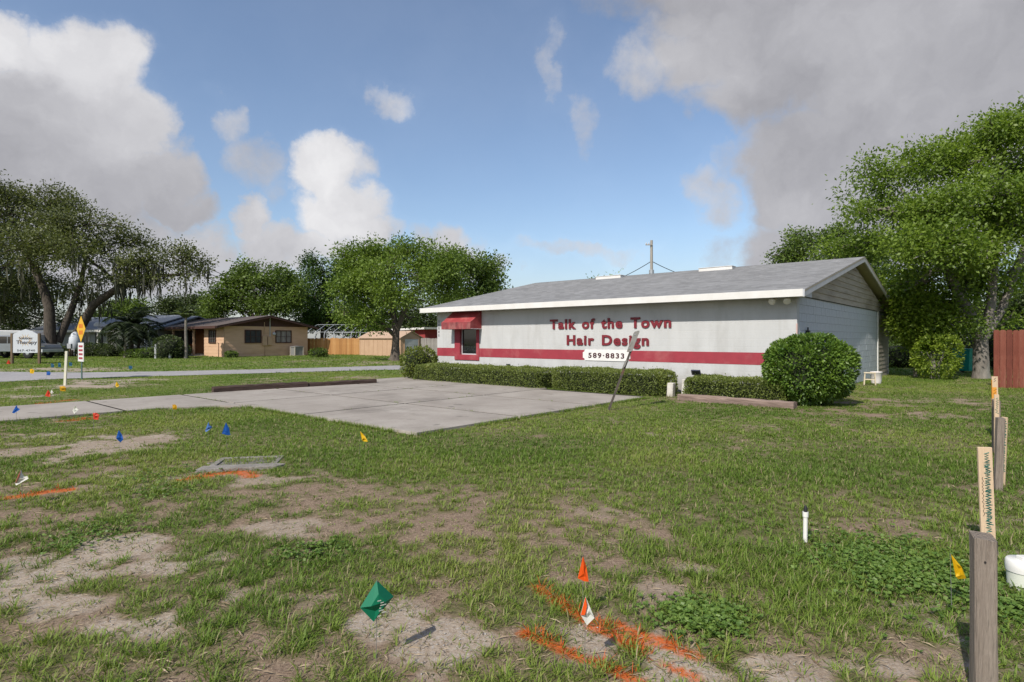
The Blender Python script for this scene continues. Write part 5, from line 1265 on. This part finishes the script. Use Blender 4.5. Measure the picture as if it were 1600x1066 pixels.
# small white posts by the porch
for px, z0, lb in ((243.5, 1.0, 'short white post left of the bungalow porch'), (265.5, 1.1, 'short white post before the tall porch shrub')):
    p = at(px, 0, 41.5); o = MB().box(-.07, .07, -.07, .07, -.1, z0).build('bollard', VW, bevel=.01); o.location = (p.x, p.y, 0); tag(o, lb, 'post')
# ------------------------------------------------------------------ pole, wires
POLE = mat('pole_wood', (.34, .31, .27), (.27, .245, .21), 5, .95, .4, 20, (3, 3, .3))
p = at(1018, 0, 46); up_ = thing('utility_pole', (p.x, p.y, 0), 0, 'wooden utility pole rising behind the salon roof', 'utility pole')
MB().tube([(0, 0, -.2), (0, 0, 9.2)], [.15, .10], 10).build('pole', POLE, up_)
MB().tube([(0, 0, 6.55), (0, 0, 6.85)], [.2, .2], 12).build('transformer', GALV, up_)
MB().box(-.5, .05, -.17, -.11, 8.78, 8.85).build('cross_arm', POLE, up_)
for x_ in (-.45, -.25): 
    o = MB().lathe([(.04, 8.85), (.06, 8.9), (.04, 8.98), (.02, 9.0)], x_, -.11, 8).build('insulator', GREYT, up_)
WIRE = mat('wire', (.04, .04, .045), (.05, .05, .05), 4, .6)
def wire(a, b, sag, r, label, group=None):
    a, b = Vector(a), Vector(b); pts = []
    for i in range(17):
        t = i / 16; q = a.lerp(b, t); q.z -= sag * 4 * t * (1 - t); pts.append(q)
    o = MB().tube(pts, r, 5).build('power_line', WIRE); return tag(o, label, 'power line', group)
wire((p.x, p.y, 7.55), at(900, 452, 58), .5, .028, 'thin black wire running left from the utility pole')
wire((p.x, p.y, 7.55), at(1130, 438, 58), .5, .028, 'thin black wire running right from the utility pole')
for k, w_ in enumerate(('topmost', 'middle', 'lowest')): wire(at(180, 352 + 9 * k, 84), at(470, 474 + 6 * k, 84), .6, .05, w_ + ' of three power lines crossing the sky right of the oak', 'parallel power lines right of the oak')
# ------------------------------------------------------------------ leaning sign, road signs, markers
RUST = mat('rusty_steel', (.075, .06, .048), (.05, .045, .04), 9, .7, .3, 40, c3=(.16, .06, .025), scale3=4, amt3=.7)
SIGNB = mat('sign_back', (.30, .285, .25), (.24, .23, .20), 5, .55, metal=.3, c3=(.17, .13, .09), scale3=4, amt3=.6)
a = g(950, 640); ls = thing('leaning_sign', (a.x, a.y, -.05), 0, 'rusty signpost leaning right with its grey panel seen from behind', 'sign')
tilt = Vector((.66, .25, 1.63)); Lp = tilt.length
pv = bpy.data.objects.new('post_assembly', None)
q_ = tilt.to_track_quat('Z', 'Y'); ls.rotation_euler = q_.to_euler(); bpy.data.objects.remove(pv)
MB().prism([(-.025, -.012, 0), (-.012, .02, 0), (.012, .02, 0), (.025, -.012, 0), (.018, -.012, 0), (.008, .012, 0), (-.008, .012, 0), (-.018, -.012, 0)], (0, 0, Lp)).build('post', RUST, ls)
def panel(w, h, z, name, yaw, m=SIGNB):
    n = 4; c_ = .04 * min(1, w * 3); pl = []
    for (cx, cz, a0) in ((w / 2 - c_, h / 2 - c_, 0), (-w / 2 + c_, h / 2 - c_, 90), (-w / 2 + c_, -h / 2 + c_, 180), (w / 2 - c_, -h / 2 + c_, 270)):
        for i in range(n): an = R(a0 + 90 * i / (n - 1)); pl.append((cx + c_ * math.cos(an), 0, cz + c_ * math.sin(an)))
    o = MB().prism(pl, (0, .004, 0)).build(name, m, ls); o.location = (0, .026, z); o.rotation_euler = (0, 0, yaw); return o
vw = ls.rotation_euler.to_matrix().transposed() @ Vector((a.x, a.y, -.4)).normalized()
YAW = min((abs(vw.dot(Vector((-math.sin(q), math.cos(q), 0))) - .30), q) for q in np.linspace(-3.1, 3.1, 200))[1]
panel(.30, .46, Lp - .24, 'sign_panel', YAW); panel(.20, .16, Lp - .74, 'small_panel', YAW - .15)
for z in (Lp - .1, Lp - .4): MB().tube([(0, -.03, z), (0, .05, z)], .012, 6).build('bolt', GALV, ls)
YEL = mat('sign_yellow', (.62, .36, .02), (.58, .33, .02), 2, .5); ORP = mat('sign_orange', (.55, .13, .015), (.5, .12, .015), 2, .6)
a = g(127, 592.5); rs2 = thing('road_sign', (a.x, a.y, 0), R(-38), 'yellow diamond sign above a narrow white panel on a green post', 'sign')
MB().box(-.03, .03, .0, .03, -.2, 2.2).build('post', mat('post_green', (.10, .17, .16), (.08, .14, .13), 5, .6), rs2)
s_ = .46; dm = MB().prism([(0, -.012, 1.76 - s_), (s_, -.012, 1.76), (0, -.012, 1.76 + s_), (-s_, -.012, 1.76)], (0, .01, 0)).build('diamond_panel', YEL, rs2)
for zc in (1.87, 1.64):
    for k in range(3): MB().box(-.20 + k * .14, -.10 + k * .14, -.016, -.0125, zc - .07, zc + .07).build('symbol', ORP, dm, bevel=.015)
wp = MB().box(-.30, .30, -.016, -.004, .62, 1.28).build('white_panel', mat('panel_white', (.62, .61, .60), (.56, .55, .54), 2, .6), rs2)
for k in range(4): MB().box(-.2, .2, -.02, -.0165, .70 + k * .14, .77 + k * .14).build('red_line', RED, wp)
a = g(101.5, 601.5); o = MB().prism([(-.035, -.02, 0), (.035, -.02, 0), (.035, .02, 0), (-.035, .02, 0)][::-1], (.05, 0, 1.08)).build('marker_post', mat('marker_white', (.60, .58, .47), (.54, .52, .42), 4, .6)); o.location = (a.x, a.y, -.04); tag(o, 'slim cream-white marker post by the street', 'marker post')
# ------------------------------------------------------------------ survey posts and laths at the right
GREYW = mat('weathered_post', (.245, .205, .17), (.16, .13, .105), 4, .95, .9, 20, (5, 5, .35), c3=(.36, .31, .26), scale3=3, amt3=.6)
LATH = mat('pine_lath', (.58, .44, .30), (.50, .37, .245), 3, .85, .3, 30, (6, 6, .4))
PGRN = mat('green_marker', (.01, .16, .13), (.01, .12, .10), 6, .6); PBLK = mat('black_marker', (.02, .018, .018), (.03, .026, .026), 6, .6); PORG = mat('orange_spray', (.62, .22, .02), (.6, .30, .05), 6, .6)
def post(px, Y, w, h, label, rz, seed, m=GREYW, lean=(0, 0)):
    rs_ = np.random.RandomState(seed); x = (px - 800) / FPX * Y
    m2 = MB(); n = 7; vs = []; fs = []
    c = .14
    for i in range(n):
        z = -.15 + (h + .15) * i / (n - 1); tp = .012 if i == n - 1 else 0
        for (ux, uy) in ((-1, -1 + c), (-1 + c, -1), (1 - c, -1), (1, -1 + c), (1, 1 - c), (1 - c, 1), (-1 + c, 1), (-1, 1 - c)):
            vs.append((ux * w / 2 + rs_.normal() * .0012, uy * w / 2 + rs_.normal() * .0012, z - (tp * (uy < 0)) + (rs_.normal() * .004 if i == n - 1 else 0)))
    for i in range(n - 1):
        for k in range(8): fs.append((i * 8 + k, i * 8 + (k + 1) % 8, (i + 1) * 8 + (k + 1) % 8, (i + 1) * 8 + k))
    fs += [tuple(range(8))[::-1], tuple(range((n - 1) * 8, n * 8))]
    m2.add(vs, fs); o = m2.build('wooden_post', m); o.location = (x, Y, 0); o.rotation_euler = (R(lean[0]), R(lean[1]), rz)
    return tag(o, label, 'post', 'wooden survey posts')
fp = post(1536.5, 2.32, .074, .648, 'thick weathered grey post nearest the camera', R(-24), 1)
MB().lathe([(.004, 0), (.004, .002)], n=8).build('nail_hole', PBLK, fp).location = (-.005, -.0405, .55); fp.children[0].rotation_euler = (R(90), 0, 0)
post(1559.5, 5.5, .058, .685, 'grey weathered post beside the green-flecked lath', R(-20), 2, lean=(0, 1.5))
post(1556.5, 7.3, .07, .66, 'thin grey post between the laths farther back', R(-20), 3)
def lath(px, Y, w, h, label, rz, lean, marks, orange=False, th=.018):
    t = thing('survey_lath', ((px - 800) / FPX * Y, Y, -.05), 0, label, 'stake', 'wooden survey laths')
    t.rotation_euler = (R(lean[0]), R(lean[1]), rz)
    pr_ = MB().box(-w / 2, w / 2, -th / 2, th / 2, 0, h + .05).build('stick', LATH, t, bevel=.003)
    rs_ = np.random.RandomState(int(px))
    for (m, x0, z0, z1, amp, r, step) in marks:
        pts = []; z = z1; s_ = 1
        while z > z0:
            pts.append((x0 * w + s_ * amp * w * (.5 + .7 * rs_.rand()) + rs_.normal() * .001, -th / 2 - .0008, z + .05)); z -= step * (.6 + .8 * rs_.rand()); s_ = -s_
        MB().tube(pts, r, 4, smooth=False).build('scribble', m, t)
    if orange:
        MB().box(-w / 2 - .001, -w / 2 + .004, -th / 2 - .001, th / 2 + .001, .2, h).build('orange_edge', PORG, t)
        MB().box(-w / 2 + .005, w / 2 - .02, -th / 2 - .0012, -th / 2 - .0002, h * .70, h * .88).build('orange_patch', PORG, t)
lath(1545.5, 3.8, .082, .715, 'pale pine lath with green scribble behind the nearest post', R(-12), (-2, -1.0), [(PGRN, .06, .16, .68, .20, .0034, .0075), (PGRN, .10, .2, .6, .20, .003, .010), (PBLK, -.28, .25, .52, .05, .0016, .014)])
lath(1565.5, 5.72, .05, .66, 'green-flecked lath edging out from behind the grey post', R(-72), (0, 2), [(PGRN, .0, .1, .62, .40, .0045, .010), (PGRN, .2, .12, .6, .3, .004, .012)])
lath(1556, 8.4, .075, .88, 'tall lath with black letters and orange paint, farthest of the stakes', R(-15), (0, -1), [(PBLK, 0, .80, .86, .2, .003, .018), (PBLK, .05, .56, .66, .3, .0035, .03), (PBLK, 0, .66, .70, .25, .003, .02)], True)
lath(1557, 7.15, .05, .74, 'short lath with a green smear just before the tall lath', R(-15), (0, 0), [(PGRN, 0, .5, .70, .3, .0035, .014)])
PVC = mat('pvc_white', (.70, .69, .66), (.64, .63, .6), 6, .45)
a = g(1258, 845); pv = thing('pvc_riser', (a.x, a.y, -.03), 0, 'white plastic pipe with a black cap standing in the grass', 'pipe')
MB().tube([(0, 0, -.05), (.003, 0, .225)], .015, 12).build('pipe', PVC, pv); MB().tube([(.003, 0, .20), (.003, 0, .235)], .0195, 12).build('collar', PVC, pv)
MB().tube([(.003, 0, .235), (.003, 0, .262), (.003, 0, .278)], [.014, .013, .007], 10).build('cap', BLACK, pv)
a = g(1597, 920); pc = thing('cleanout_pipe', (a.x + .01, a.y, 0), 0, 'fat white drain cleanout with a square-nut cap at the right edge', 'pipe')
PVC2 = mat('pvc_cream', (.60, .62, .54), (.55, .57, .5), 5, .45)
MB().lathe([(.074, -.1), (.078, .10)], n=28).build('pipe', PVC2, pc); MB().lathe([(.083, .101), (.085, .125), (.083, .158), (.076, .166), (.01, .166)], n=28).build('cap', PVC, pc); MB().box(-.025, .025, -.025, .025, .164, .186).build('nut', PVC, pc, bevel=.004)
# water meter box
a = g(386, 721); mb_ = thing('meter_box', (a.x, a.y, -.032), ANG + R(52), 'grey concrete meter box with a broken lid sunk in the lawn', 'meter box')
CON2 = mat('old_concrete', (.27, .25, .225), (.19, .175, .155), 8, .95, .6, 40, c3=(.18, .16, .14), scale3=5, amt3=.6)
f = MB(); f.box(-.36, .36, .22, .29, -.08, .035).box(-.36, -.29, -.22, .22, -.08, .035).box(.29, .36, -.22, .22, -.08, .035).build('rim', CON2, mb_, bevel=.008)
MB().box(-.285, .285, -.20, .215, -.06, .020).build('sunken_lid', mat('lid_dark', (.20, .19, .17), (.13, .12, .105), 12, .95, .5), mb_)
o = MB().prism([(-.42, -.44, .0), (.40, -.40, .0), (.48, -.30, .0), (.36, -.235, .0), (-.40, -.25, .0)], (0, 0, .05)).build('lid_slab', CON2, mb_, bevel=.006)
o = MB().box(-.05, .18, -.03, .03, -.005, .03).build('broken_chip', CON2, mb_); o.location = (-.40, .02, 0); o.rotation_euler = (0, .2, 2.2)
# ------------------------------------------------------------------ marking flags
WIREM = mat('flag_wire', (.30, .30, .29), (.25, .25, .24), 9, .4, metal=.5)
FC = {}
def fmat(n, c):
    if n not in FC: FC[n] = leafmat('flag_' + n, tuple(v * .92 for v in c), c, .30, .3)
    return FC[n]
COLS = dict(green=(.008, .22, .115), orange=(.75, .105, .01), white=(.68, .67, .68), yellow=(.72, .46, .01), blue=(.012, .10, .42), paleblue=(.08, .19, .50), red=(.62, .06, .025), amber=(.60, .34, .01), teal=(.02, .11, .2))
def flag(px, yt, yb, wpx, c, label, style='drop', zb=.17, wires=True, second=None, seed=0):
    rs_ = np.random.RandomState(int(px * 7 + yt) + seed)
    Y = FPX * (CAMH - zb) / (yb - HY); k = Y / FPX
    X = (px - 800) * k; h = (yb - yt) * k; w = wpx * k
    z0 = gzf(X, Y)
    t = thing('marking_flag', (X, Y, z0), 0, label, 'flag', 'utility marking flags')
    shapes = {'diamond': [(.0, 1), (-.5, .42), (-.12, 0), (.5, .50)], 'drop': [(-.1, 1), (-.42, .35), (.0, .0), (.5, .28), (.22, .62)], 'tri': [(-.5, 1), (-.28, .12), (-.05, 0), (.5, .02), (.1, .5)],
              'fold': [(.0, 1), (-.5, .12), (.1, 0), (.5, .0), (.32, .55)], 'ragged': [(-.05, 1), (-.5, .1), (-.28, .0), (.5, .45), (.35, .62), (.12, .58)], 'square': [(-.5, .95), (-.45, .05), (.4, 0), (.5, .7), (.1, 1)]}
    pl = shapes[style]; n = len(pl); cx = sum(p[0] for p in pl) / n; cz = sum(p[1] for p in pl) / n
    zb_ = zb - z0
    ring = [(x * w, rs_.normal() * .07 * w, zb_ + z * h) for x, z in pl]
    mid = [((cx * .55 + x * .45) * w, (rs_.rand() - .7) * .22 * w, zb_ + (cz * .55 + z * .45) * h) for x, z in pl]
    ctr = (cx * w, -.15 * w, zb_ + cz * h)
    vs = ring + mid + [ctr]; fs = []
    for i in range(n):
        jn = (i + 1) % n; fs += [(i, jn, n + jn, n + i), (n + i, n + jn, 2 * n)]
    m2 = MB(); m2.add(vs, fs); o = m2.build('cloth', fmat(c, COLS[c]), t)
    so = o.modifiers.new('s', 'SOLIDIFY'); so.thickness = .0006
    if second:
        m3 = MB(); m3.add([ring[0], ring[1], (mid[1][0], mid[1][1] - .01, mid[1][2]), (mid[0][0], mid[0][1] - .012, mid[0][2])], [(0, 1, 2, 3)]); q = m3.build('coloured_edge', fmat(second, COLS[second]), o); q.modifiers.new('s', 'SOLIDIFY').thickness = .0006; q.location = (0, -.004, 0)
    tx = pl[0][0] * w
    MB().tube([(tx + .03 * (rs_.rand() - .5), .01, -.08), (tx, .006, zb_ + h * 1.01)], .0014 if Y < 8 else .002, 5).build('wire', WIREM, t)
    return t
F_ = [
 (590, 908, 970, 54, 'green', 'green plastic flag with white print in the foreground grass', 'diamond'),
 (911, 869, 908, 17, 'orange', 'orange flag at the head of the orange paint line', 'fold'),
 (917, 932, 977, 23, 'white', 'white flag with an orange edge standing in the orange paint', 'drop'),
 (1498, 866, 905, 24, 'yellow', 'yellow flag beside the nearest grey post', 'tri'),
 (187, 672, 692, 13, 'blue', 'deep blue flag before a bare sandy patch, alone left of the meter box', 'drop'),
 (326, 659, 675, 11, 'paleblue', 'pale blue flag, left one of the pair near the pad', 'ragged'),
 (353.5, 660, 680, 13, 'blue', 'deep blue flag, right one of the pair near the pad', 'fold'),
 (569, 674, 690, 13, 'yellow', 'yellow flag at the lawn edge by the near pad corner', 'tri'),
 (34, 735, 758, 23, 'white', 'white and red flag above orange paint at the left edge', 'ragged'),
 (150, 645, 656, 10, 'red', 'red flag on the near edge of the concrete walk', 'square'),
 (118, 634, 647, 10, 'white', 'small white flag seen against the concrete walk', 'diamond'),
 (26, 633, 646, 12, 'blue', 'blue flag leaning against the walk at the far left', 'ragged'),
 (273, 632, 640, 7, 'amber', 'amber flag at the near edge of the walk beside the pad', 'square'),
 (75, 609, 620, 9, 'red', 'orange-red flag touching a white one beyond the walk', 'fold'),
 (81, 608.5, 616, 6, 'white', 'white flag touching the orange-red one beyond the walk', 'drop'),
 (98, 603.5, 611.5, 10, 'amber', 'amber flag right of the orange-red and white pair', 'square'),
 (183, 596.5, 605.5, 7, 'yellow', 'yellow flag alone in the grass strip before the street', 'drop'),
 (50, 576.5, 584, 7, 'yellow', 'yellow flag on the far left kerb of the street', 'square'),
 (76, 580.5, 586.5, 7, 'blue', 'blue flag standing in front of the street at the left', 'square'),
 (204, 571.5, 577, 6, 'teal', 'dull blue flag on the far verge right of the yellow sign', 'square'),
 (82, 568, 574.5, 5, 'teal', 'dull blue flag nearest the therapy sign on the far verge', 'square'),
 (93, 567, 574, 5, 'teal', 'dull blue flag in the middle of three on the far verge', 'square'),
 (110.5, 566, 572, 5, 'teal', 'dull blue flag just left of the yellow sign post', 'square'),
 (13, 562, 569, 6, 'red', 'orange flag left of the therapy sign post', 'fold'),
]
for f_ in F_:
    fl = flag(*f_, second={917: 'orange', 34: 'red'}.get(f_[0]), zb=.20 if f_[2] < 600 else .17)
    if f_[0] == 590:
        fl.rotation_euler = (0, 0, R(34))
        for k in range(7): MB().box(-.012 + .008 * (k % 2), .004 + .006 * (k % 3), -.001, 0, 0, .004).build('print_mark', fmat('white', COLS['white']), fl).location = (-.012 + .006 * (k % 3), -.062, .30 - .011 * k)
# green bin
a = at(1509, 0, 24.5); gb = thing('wheelie_bin', (a.x, a.y, 0), .3, 'teal green wheelie bin under the trees at the right', 'bin')
TEAL = mat('bin_teal', (.012, .26, .20), (.01, .23, .175), 3, .45)
MB().prism([(-.24, -.3, .08), (.24, -.3, .08), (.24, .26, .08), (-.24, .26, .08)], (0, 0, .01)).add([(-.24, -.28, .08), (.24, -.28, .08), (.24, .26, .08), (-.24, .26, .08), (-.30, -.36, .95), (.30, -.36, .95), (.30, .34, .95), (-.30, .34, .95)], [(0, 1, 5, 4), (1, 2, 6, 5), (2, 3, 7, 6), (3, 0, 4, 7), (4, 5, 6, 7)]).build('tub', TEAL, gb)
MB().box(-.32, .32, -.39, .37, .953, 1.0).build('lid', TEAL, gb, bevel=.02)
MB().tube([(-.25, .40, .98), (.25, .40, .98)], .02, 8).build('handle', TEAL, gb)
for s_ in (-1, 1):
    o = MB().lathe([(.03, -.03), (.11, -.03), (.11, .03), (.03, .03)], n=14).build('wheel', TYRE, gb); o.location = (s_ * .24, .30, .11); o.rotation_euler = (0, R(90), 0)
